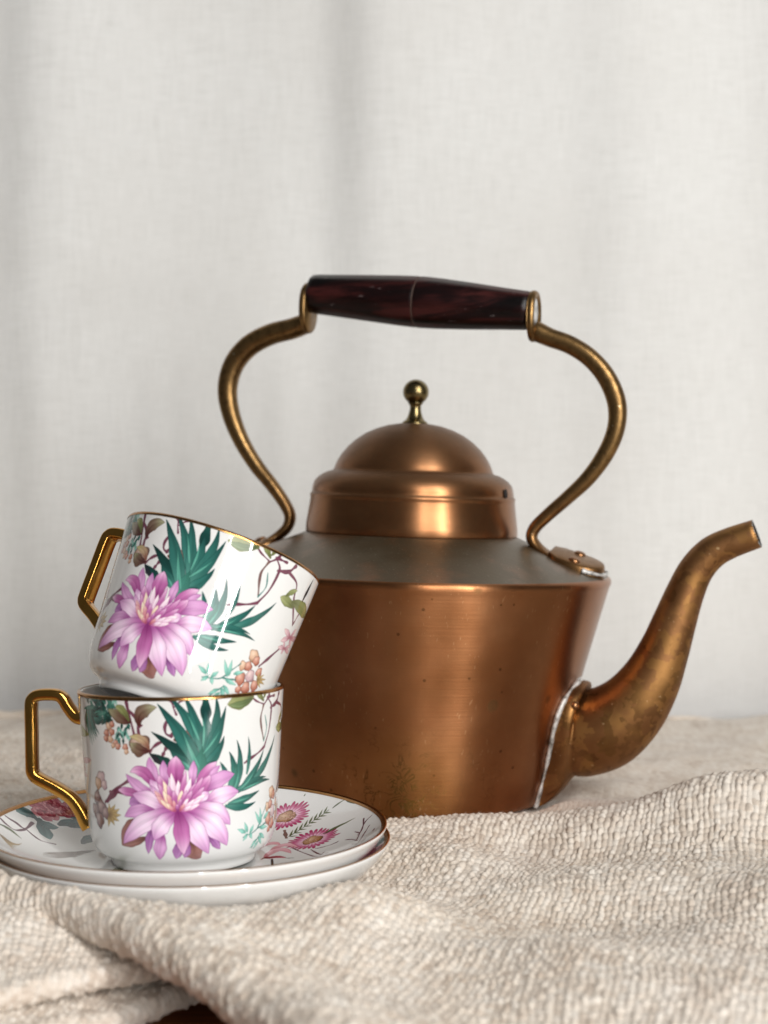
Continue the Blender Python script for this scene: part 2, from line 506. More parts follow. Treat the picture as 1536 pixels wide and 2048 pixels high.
# ------------------------------------------------------------------ the printed flowers, rasterised in millimetres
CUP_PRINT=[('s_branch',0.48,-6.3,69.3,-2.7,68.7,1.3,66.7,2.2,64.3,3.2,61.7),('s_branch',0.38,2.2,64.3,5.3,66.8,9.9,67.8),('s_branch',0.65,0.5,61,-1,57.7,-0.8,54.8,1.2,53.6),('s_branch',0.54,2.8,56.6,1,53.7),('s_branch',0.7,-7.1,48,-4.8,50.4,-1.5,52.1),('s_branch',0.7,-2.3,46.4,-0.8,49.4),('s_branch',0.43,32.8,66.7,36,64.5,39.8,63.1),('s_branch',0.59,44.6,69.4,43.2,65.5,40.1,62.5),('s_twig',0.59,40.1,62.5,38.7,57.1,40.9,49.4),('s_branch',0.59,43.3,64.7,45.8,61.3,44.7,52.8,41.7,46.5),('s_branch',0.65,41.7,46.5,37.8,44.5,34,43.1,30.6,41.6),('s_mintd',0.32,41.4,58.6,42.8,53.5,41.1,48.8),('s_branch',0.72,-19,67.4,-16.1,68.3,-15.7,66.1,-14.7,61.3,-13.1,54.3),('s_branch',0.65,-15.2,63.7,-11.9,59.8,-11.2,54.4),('s_branch',0.5,-11.2,56.9,-9.9,57.7),('s_twig',0.5,-12.1,67.8,-11.2,68.6),('s_twig',0.57,-9.3,67.7,-8.7,68.9),('s_twig',0.57,-7.4,68,-5.9,67.8,-6.1,68.7),('s_branch',0.89,-29.6,27.8,-23.5,32.8,-16.5,36.9),('s_branch',0.67,-26.2,32,-16.7,32.1),('s_branch',0.78,-28.3,28.3,-24.7,30.3,-20.3,34.6),('s_branch',0.92,45.2,61.1,50.2,62.7,52.7,65.9),('s_branch',0.62,50.2,62.7,57.1,60.1,59.3,54.1,66.2,45.7),('s_branch',0.62,42.3,65.4,47.8,65.5),('s_branch',0.72,64.3,36.2,58.9,30.2,54.5,25.1),('s_branch',0.51,66.4,46.5,68.9,54.1),('olive',2.06,60.6,51.6,55.1,52.6,51,52.6),('olive',2.64,59.2,53.3,66.4,54.1,82.2,52.5),('dark',1.03,66.1,56.3,67.1,61.2,68.1,66.2),('pinkb',1.17,68.9,41.2,75.4,42,82,42.9),('pinkb',1.17,68.9,41.2,71.6,39.6,74.4,37.9),('pinkb',1.17,68.9,41.2,65.2,39.6,61.6,37.9),('pinkb',1.17,68.9,41.2,65,42,61.1,42.7),('pinkb',1.17,68.9,41.2,70.6,43.4,72.3,45.6),('pinkb',0.88,67.4,36.2,71.7,36.2,76,36.1),('pinkb',0.88,67.4,36.2,66.8,34.9,66.2,33.6),('pinkb',0.88,67.4,36.2,64.5,35.8,61.6,35.3),('pinkb',0.88,67.4,36.2,66,37.2,64.6,38.2),('pinkb',0.88,67.4,36.2,70.6,37.5,73.7,38.8),('ball_coralp',2.5,49.6,27.9),('ball_coralp',1.91,46.3,22.8),('ball_coral',1.91,49,23.4),('ball_coral',1.91,52,26.5),('ball_coral',2.5,47.4,17.8),('ball_pinkb',2.5,51.8,20.3),('ball_coral',1.91,56,23),('ball_coral',2.35,51.8,15.6),('ball_coral',2.35,56.4,17.7),('ball_coral',1.47,48.5,13.9),('straw',0.66,56.6,20.3,56.6,22,56.5,23.7),('straw',0.66,56.6,20.3,58.3,21.8,60,23.3),('straw',0.66,56.6,20.3,59.6,21.2,62.6,22),('straw',0.66,56.6,20.3,59.8,20.2,63,20),('straw',0.66,56.6,20.3,58.7,19.2,60.8,18.1),('teal',0.97,-28.3,61.1,-29,59.4,-29.8,57.8),('teald',0.97,-24,59.5,-22.8,58.6,-21.7,57.8),('teald',0.97,-35.9,63,-33.1,63,-30.3,63.1),('tealg',0.97,-26.6,65.8,-27.6,67.2,-28.6,68.6),('teal',0.97,-36.6,61.7,-37,60.1,-37.4,58.5),('teald',0.97,-32.2,60.8,-34.6,60,-37,59.3),('teald',0.97,-28.4,60.3,-29.2,59,-30.1,57.6),('tealg',0.97,-30.8,58.4,-28.1,58.9,-25.4,59.4),('teal',0.97,-23.9,60,-25.2,59,-26.4,58.1),('teald',0.97,-26.8,62.8,-28.2,61.6,-29.6,60.5),('teald',0.97,-30.1,63.4,-30.5,62,-30.9,60.5),('tealg',0.97,-29.7,59.3,-31.7,59.8,-33.7,60.3),('teal',0.97,-32,63.3,-31.5,62.1,-31,60.9),('teald',0.97,-28.3,67.6,-30.8,67.2,-33.2,66.8),('teald',0.97,-26.2,60.9,-27,62.4,-27.8,64),('tealg',0.97,-30.8,61.2,-32.6,59.6,-34.3,58),('teal',0.97,-31.3,63.5,-29.4,63.2,-27.4,62.9),('teald',0.97,-22.7,66.6,-23.4,68.2,-24.1,69.8),('teald',0.97,-25.8,63.8,-27.2,64.4,-28.6,64.9),('tealg',0.97,-35.2,65.7,-34,64.8,-32.8,64),('teal',0.97,-34.6,62,-33.4,60.2,-32.1,58.5),('teald',0.97,-26.4,63,-26.8,64.3,-27.2,65.6),('teald',0.97,-23.6,60.1,-23.8,61.6,-24,63.2),('tealg',0.97,-24.5,61,-25.9,62.6,-27.3,64.2),('teal',0.97,-26.9,64.8,-28.8,65,-30.7,65.3),('teald',0.97,-33.7,60.3,-32.7,62.4,-31.6,64.5),('teald',0.97,-24.3,63.2,-22.6,62.5,-20.9,61.8),('tealg',0.97,-23.5,60.7,-25.8,60.4,-28,60),('teal',0.97,-32.7,66.2,-29.9,65.6,-27.1,65),('teald',0.97,-26.7,67.2,-28.2,66.4,-29.8,65.7),('teald',0.97,-33.4,60.2,-35.2,61.3,-36.9,62.4),('tealg',0.97,-32.3,61.2,-29.8,61.8,-27.4,62.5),('teal',0.97,-35.1,67.2,-32,66.5,-29,65.8),('teald',0.97,-28.5,59.7,-27.6,58.6,-26.7,57.5),('teald',0.97,-26.5,59.3,-27.6,58.2,-28.6,57.1),('tealg',0.97,-24,65.9,-24,67.2,-24,68.4),('teal',0.97,-26.4,59.8,-26.6,61.2,-26.8,62.7),('teald',0.97,-25.6,67.3,-26.6,65.8,-27.5,64.4),('teald',0.97,-23.7,67.4,-21.9,68.8,-20.1,70.2),('tealg',0.97,-22.8,65.2,-22.4,64,-21.9,62.7),('teal',0.97,-24.9,58.7,-25.4,60.2,-26,61.6),('teald',0.97,-32.3,59.3,-30.8,60.3,-29.3,61.3),('teald',0.97,-33.4,59.2,-31.8,60.5,-30.3,61.8),('tealg',0.97,-32,63.6,-34.2,63.6,-36.5,63.7),('teal',0.97,-24.5,63.3,-24.1,64.6,-23.7,66),('teald',0.97,-23.1,61.1,-24.8,59.2,-26.4,57.4),('teald',0.97,-26.4,59.9,-24.8,59.7,-23.3,59.5),('tealg',0.97,-25.5,65.6,-27.4,65.6,-29.2,65.5),('teal',0.97,-22.8,63.8,-22,64.8,-21.2,65.9),('teald',0.97,-28.7,67.9,-27,69.1,-25.2,70.2),('teald',0.97,-35.2,67,-37.8,67,-40.5,67),('tealg',0.97,-33.6,63.4,-37.5,62.9,-41.4,62.4),('teal',0.97,-27.1,64.7,-28.4,65.4,-29.8,66.2),('teald',0.97,-32.4,59.6,-31.2,58.6,-30,57.7),('teald',0.97,-32.6,63,-30.7,63.2,-28.8,63.4),('tealg',0.97,-29.1,66.8,-30.2,68.4,-31.4,70),('teal',0.97,-27.9,61.2,-29.4,60.4,-30.9,59.5),('teald',0.97,-29.5,64.5,-31.2,65,-32.9,65.6),('teald',0.97,-33.2,59.4,-33.7,57.8,-34.1,56.2),('tealg',0.97,-23.1,66.1,-21.8,64.8,-20.5,63.5),('teal',0.97,-28,62.1,-25.9,61.9,-23.8,61.7),('teald',0.97,-36.6,65,-37.2,66.1,-37.7,67.2),('teald',0.97,-32.3,57.6,-29.7,58.2,-27.1,58.7),('tealg',0.97,-25.8,62.1,-28.8,61.4,-31.9,60.7),('teal',0.97,-34.2,59.1,-31,59,-27.8,58.8),('teald',0.97,-26.4,64,-27.4,65.3,-28.4,66.6),('teald',0.97,-24.9,67.7,-27.8,67.5,-30.8,67.3),('tealg',0.97,-23.2,66.7,-23.4,64.7,-23.5,62.7),('teal',0.97,-30.6,67.7,-31,69.2,-31.5,70.6),('teald',0.97,-25.7,63.8,-28,63.6,-30.3,63.3),('tealg',0.67,-39.8,59.5,-38.6,54.7,-37.5,49.4),('tealg',0.67,-39.1,59.6,-37.1,54.9,-36,48.6),('tealg',0.67,-38.5,59.7,-35.8,55.1,-34.5,49.8),('tealg',0.67,-37.9,59.8,-34.6,55.2,-33,51),('tealg',0.67,-37.3,59.9,-33.4,55.4,-31.7,52.1),('tealg',0.67,-36.7,59.9,-32.3,55.5,-30.4,53.3),('mint',0.56,-19.4,52.6,-20.1,51.4,-20.8,50.2),('teal',0.56,-15.8,57,-16.8,56,-17.8,55),('mint',0.56,-18.1,54.8,-17.8,53.6,-17.5,52.5),('teald',0.56,-20,54.9,-19.8,54.2,-19.7,53.4),('mint',0.56,-17.4,55.3,-18.1,54.2,-18.8,53),('teal',0.56,-15.2,58.1,-15.7,57,-16.2,56),('mint',0.56,-17.2,55,-17.7,53.8,-18.2,52.5),('teald',0.56,-18.4,55,-18.8,54.2,-19.3,53.5),('mint',0.56,-18.4,57.7,-18.2,57,-18.1,56.3),('teal',0.56,-19.7,56.9,-20.1,55.8,-20.5,54.7),('mint',0.56,-16.2,55.5,-17,54.6,-17.7,53.8),('teald',0.56,-16.7,55,-17.1,54.2,-17.5,53.3),('mint',0.56,-15.6,53.7,-15.4,52.6,-15.3,51.6),('teal',0.56,-15.1,58.3,-15.2,57.1,-15.2,55.9),('mint',0.56,-20.9,53.4,-21.4,52.2,-22,51.1),('teald',0.56,-17.9,52.5,-18,51.4,-18.1,50.3),('mint',0.56,-20.8,54.7,-21.1,53.4,-21.4,52),('teal',0.56,-15.4,57.7,-15.2,57,-14.9,56.2),('mint',0.56,-20,53.6,-20.4,52.6,-20.8,51.5),('teald',0.56,-18.1,58.4,-18.4,57,-18.6,55.7),('mint',0.56,-16.3,54.9,-16.2,53.6,-16,52.4),('teal',0.56,-18.6,54.4,-18.5,53.5,-18.4,52.6),('mint',0.56,-19,55.8,-18.6,54.8,-18.1,53.8),('teald',0.56,-20.1,54.4,-20.7,53.2,-21.3,52.1),('mint',0.56,-19.2,56.5,-19.9,55.6,-20.6,54.7),('teal',0.56,-20.3,52.5,-19.8,51.4,-19.3,50.2),('mint',0.36,-21,68.1,-20.4,66.6,-19.7,65.2),('mint',0.36,-20.5,68.1,-20.2,66.4,-20,64.8),('mint',0.36,-20.8,68.4,-21.2,66.7,-21.6,65),('mint',0.36,-21,67.9,-21.6,66.4,-22.1,65),('mint',0.36,-20.7,67.8,-20.6,66.2,-20.5,64.7),('mint',0.36,-20.8,68,-20.5,66.6,-20.1,65.3),('mint',0.36,-20.5,67.5,-20.2,66.2,-19.9,65),('mint',0.36,-21,67.8,-20.8,66.4,-20.6,65),('mint',0.36,-20.9,68,-21.7,66.6,-22.5,65.2),('mint',0.36,-21.2,67.8,-20.5,66.7,-19.8,65.6),('bud',2.44,-14.8,59.1,-18.2,59.9,-24.5,63.5),('olive',1.54,-15.1,59.6,-17.4,64.8,-20.9,64.3),('bud',2.57,-10.9,58.1,-12,63.7,-3.8,64.6),('ball_coralp',1.54,-24.6,56.9),('ball_coral',1.23,-22.9,57.8),('ball_coral',1.41,-26.1,54.3),('ball_coral',1.41,-23.3,54.8),('ball_coral',1.28,-26.6,52.2),('ball_coralp',1.41,-24.2,52),('ball_coral',1.23,-21.6,50.8),('ball_coral',1.33,-20.7,49.6),('ball_coralp',1.03,-23,49.7),('ball_coral',1.28,-17.2,49.4),('ball_coralp',1.03,-16.9,47.7),('ball_budp',4.23,-11.1,50.5),('bud',2.31,-7.6,48.3,-12.8,48,-14.8,51.3),('budl',1.54,-7.5,49.2,-8.7,53.6,-15.3,53.5),('teald',0.77,-38.8,61.9,-41.6,56.8,-40.2,52.5),('tealg',0.77,-38.1,62,-40.2,57,-38.3,52),('teal',0.77,-37.4,62.1,-38.8,57.2,-36.7,51.5),('teald',0.77,-36.7,62.2,-37.6,57.3,-34.9,53.2),('tealg',0.77,-36,62.3,-36.5,57.5,-33.5,52.7),('teal',0.77,-35.4,62.3,-35.4,57.6,-32.2,52.1),('teald',0.77,-34.8,62.4,-34.4,57.7,-30.8,53.7),('ball_pinkb',2.86,-31.5,36.7),('ball_coralp',2.39,-33.8,34.5),('ball_pinkb',1.91,-29.7,34.3),('ball_plum',2.86,-35.2,28.8),('ball_plum',3.1,-32.5,25.4),('ball_plum',2.86,-37.6,23.8),('ball_plum',3.1,-34.6,20.4),('ball_plum',2.39,-30,23.5),('straw',1.11,-27.5,23,-27.4,25.2,-27.4,27.5),('straw',1.11,-27.5,23,-25.7,25.2,-23.9,27.4),('straw',1.11,-27.5,23,-24.6,24.4,-21.7,25.9),('straw',1.11,-27.5,23,-24.3,23.3,-21.1,23.6),('straw',1.11,-27.5,23,-24.9,22.1,-22.3,21.2),('straw',1.11,-27.5,23,-26.2,21.2,-25,19.3),('straw',1.11,-27.5,23,-28.2,20.7,-28.8,18.4),('teald',1.69,1.3,41.7,-0.9,45,-7.5,47.4),('dark',1.08,-3.1,43.5,-5.3,45.6,-7.5,47.4),('brown',1.92,5.6,50,7.8,54.3,8.5,56.1),('brown',1.54,2.4,52.3,5.3,52.2,7,49.2),('teald',2.44,10.7,42.1,2.8,49.3,-6.4,55.5),('teal',2.03,9.6,40.7,3.4,44.9,0.2,49.4),('teal',2.1,13.2,46.8,8.1,60.5,0.1,69.4),('teal',2.1,13.3,44.6,10.6,60.4,5.8,69.1),('s_teald',2.15,13.7,69.2,14,62.8,14.2,57),('teal',2.1,14,44.5,15,56.9,13.8,63.2),('teal',2.23,12.9,42,20.2,58,17.8,67.9),('teal',2.03,12.7,42,19.6,52.9,21.8,64),('teal',1.96,12.4,40.9,19.7,46.3,21.3,52.8),('teal',1.49,11.4,39.5,14.4,41.9,17.9,44),('teal',2.84,12.2,40.2,4.6,55.9,-3.8,66),('tealg',3.08,11.4,38.8,11.8,43.2,12.8,49),('tealh',0.42,9.6,43.3,7,51.4,5.3,55.5),('tealh',0.42,12.8,49.7,14.2,55.9,12.2,61.5),('tealh',0.42,11.4,52,9.5,56.8,7,62.4),('tealh',0.42,11.4,41.7,9.6,45.5,7,52.2),('tealh',0.42,13.2,46.8,17.7,51.6,19.5,55.1),('tealh',0.42,8.1,41.5,6.3,43.4,4.5,44.6),('teal',1.02,22.3,37.5,21.8,40.2,19.6,43.2),('teal',1.49,26.2,36.4,26.2,41.9,23.4,46.7),('teal',1.56,26.8,32.2,30.3,42.2,26.7,50.8),('teal',0.95,32,37.5,33.9,45,32.1,51.6),('teal',1.69,28.2,31.3,37.6,37.4,41.5,45.6),('teal',1.56,33.5,33.1,44.8,39.6,50.3,50),('teal',1.56,25.9,31,35.5,34.7,47.3,33.1),('teal',1.15,26.8,31.5,36.6,35.7,44.1,34.6),('teal',1.56,23.9,26.8,32.2,27.7,39.6,30),('teal',1.42,22.6,26.2,31.4,23.7,37.5,26),('tealg',2.31,24.2,31.4,26.6,36.3,26.7,41.1),('tealh',0.35,25.9,31.9,28,35.8,28.1,40.2),('tealh',0.35,29.1,31.9,34.4,34.9,36.4,38.7),('tealh',0.35,25.6,27.2,30.7,27.6,34.8,28.4),('tealh',0.35,30.5,31.7,36.7,33,41.7,33.3),('olive',3.08,33.5,66.1,28.1,65.2,22.3,64.4),('oliveg',1.39,32.9,65.6,28.4,63,22.9,64.3),('olive',1.31,40,64.4,36.9,67.4,35.2,69.4),('olive',1,40.2,65.5,41.4,67.6,40.3,69.6),('olive',1.15,53.8,54,55.6,56.4,59.3,58.2),('s_mintd',0.33,31.1,13.2,38.4,15.1,42.2,19.8,45,23.2),('s_mintd',0.33,41.3,13,37.6,8.2),('s_mintd',0.33,39.7,15.6,45.6,16.8),('mint',0.87,32,15,30,15.9,27.9,16.8),('mint',0.87,33.1,15.2,32.3,17.1,31.5,19),('mint',0.87,34.8,14.6,35.8,16,36.8,17.3),('mint',0.87,33.2,14.1,32.2,12.9,31.1,11.7),('mint',0.87,34.8,14.2,35.6,13,36.4,11.9),('mint',0.87,41,16.9,39.2,19.6,37.3,22.3),('mint',0.87,41.6,17.6,41,20.5,40.5,23.3),('mint',0.87,43.8,18.7,45.8,19.7,47.9,20.7),('mint',0.87,41.3,13,43.6,11.8,45.9,10.5),('mint',0.87,40.7,11.9,42.6,10.2,44.4,8.4),('mint',0.87,39.4,11,37.9,9.6,36.4,8.1),('mint',0.87,40.8,9.9,39.9,8.6,39,7.3),('mint',0.87,41.1,15.4,43.9,15.2,46.7,15),('brown',2.85,-13.5,22,-17.1,20.2,-21.9,11.9),('brown',1.69,-10,15.6,-15.1,13.8,-21.6,12),('brown',3.46,9.6,15.3,8.5,9.8,12.4,7.2),('brown',2.31,7.7,14.2,6.6,9.9,7,7.6),('pet',2.31,-3.7,33.5,-7,39.3,-7.4,46.1),('pet',1.85,-1.1,35,-2.1,39.4,-2.1,44.9),('petm',3.23,3,35,2.3,40.9,2.7,46.4),('pet',1.69,8.8,34.8,9,39.2,9.4,44.5),('petm',2.39,10.7,31.8,12.5,39,18.5,43.4),('pet',1.31,15.5,35.1,15.9,39.5,19.9,41.8),('pet',3,13.3,32.7,17.8,37.2,26.1,38),('petl',3.23,13,26.9,19.5,31.8,28.3,31.1),('petm',2.23,-4.5,32,-8.8,43.6,-15.8,40),('pet',2.15,-4.9,31.6,-12.3,33.2,-17.7,39.4),('petm',1.77,-11.6,31.7,-16.6,32.8,-22,33.1),('petd',2.69,-9.3,27.4,-14.1,29.7,-16.8,27.7),('petl',3.23,-0.1,26.6,-6.8,30.1,-15.3,31.9),('pet',2.54,-5.8,25.4,-12.5,27.3,-19.5,23.1),('petd',1.77,-7.1,19.8,-8.8,15.7,-9.8,9.3),('pet',2.69,-3.2,17,-4.5,12.5,-5.4,7),('petd',2.15,3.9,14.4,2.8,10.7,1.8,7.3),('petd',1.92,6.2,14.3,6.6,10.6,5.4,7.6),('petd',1.62,15,15.6,17.9,13.1,20.5,10),('petl',3.54,2.5,25.8,-11.8,23.2,-21,12.6),('petl',3.69,7.7,26,18.4,26.8,24.5,18.9),('petl',4.08,5.9,25.4,18.1,22,23.4,11),('petl',3.39,2.5,25.1,-4.7,21,-6.6,14.7),('petl',3.77,4.4,25,9.6,19.3,15.6,8.6),('petm',3.31,3.1,25.4,4.7,18.8,5.1,8.6),('petl',2.15,-0.8,30.6,-5.6,33.5,-7.4,37.8),('petm',1.92,-0,31.3,-2.9,35,-4,39.4),('petm',2.08,8.8,30.4,13.3,33.8,15.9,38.8),('petl',1.85,9.6,28.2,13.7,30.9,15.2,32.2),('petl',1.15,-0.4,26.9,-4,31.2,-7.5,35.6),('tipp',1.15,0,26.6,-3,30,-6,33.5),('petm',1.15,0.5,27,-2,31.7,-4.4,36.4),('tipc',1.15,1.2,27.1,-0.6,32.2,-2.4,37.4),('tipw',1.15,2.2,27.4,1.5,33.8,0.8,40.3),('petm',1.15,1.7,26.9,0.5,31.3,-0.7,35.7),('tipw',1.15,3.1,27.1,3.3,32.3,3.5,37.5),('tipw',1.15,3.7,27,4.6,31.9,5.4,36.8),('petm',1.15,4,27.4,5.2,34.1,6.4,40.8),('tipw',1.15,4.7,27.1,6.6,32.6,8.4,38.1),('petm',1.15,5.3,26.9,7.8,31.6,10.3,36.2),('petm',1.15,6.2,27.1,9.6,32.7,13.1,38.3),('petm',1.15,6.3,26.7,10,30.6,13.7,34.5),('tipw',1.15,6.5,26.3,10.3,29,14.1,31.6),('tipw',0.77,6,25.8,9.3,28,12.6,30.2),('tipw',0.77,5.7,25.5,8.8,26.8,11.8,28),('tipp',1.15,0.3,26.4,-2.5,29,-5.3,31.6),('tipc',0.77,0.8,25.8,-1.5,28,-3.8,30.2),('tipc',1.15,1.1,26.6,-0.8,30,-2.6,33.5),('tipp',1.15,1.7,26.4,0.4,29.2,-0.8,32.1),('petm',1.15,2.4,26.6,2,30,1.5,33.5),('tipc',1.15,3.5,26.6,4.2,30,4.8,33.5),('petm',1.15,4.1,26.6,5.4,30,6.6,33.4),('petm',1.15,4.8,26.5,6.8,29.9,8.8,33.3),('tipw',0.77,4.3,25.8,5.8,28.2,7.3,30.5),('tipc',0.77,1.5,25.7,0,27.2,-1.5,28.8),('tipp',0.77,2.4,25.8,1.9,27.8,1.4,29.9),('petm',0.77,3.4,25.8,3.9,28.2,4.4,30.6),('tipp',0.77,1.9,25.5,0.9,26.6,-0.1,27.7),('tipw',0.77,5.1,25.8,7.5,27.9,9.9,30),('tipp',0.77,3.8,25.6,4.8,27,5.9,28.3),('petm',0.77,2.9,25.6,2.9,27,2.9,28.4),('tipw',0.77,4.7,25.5,6.6,26.5,8.5,27.5)]
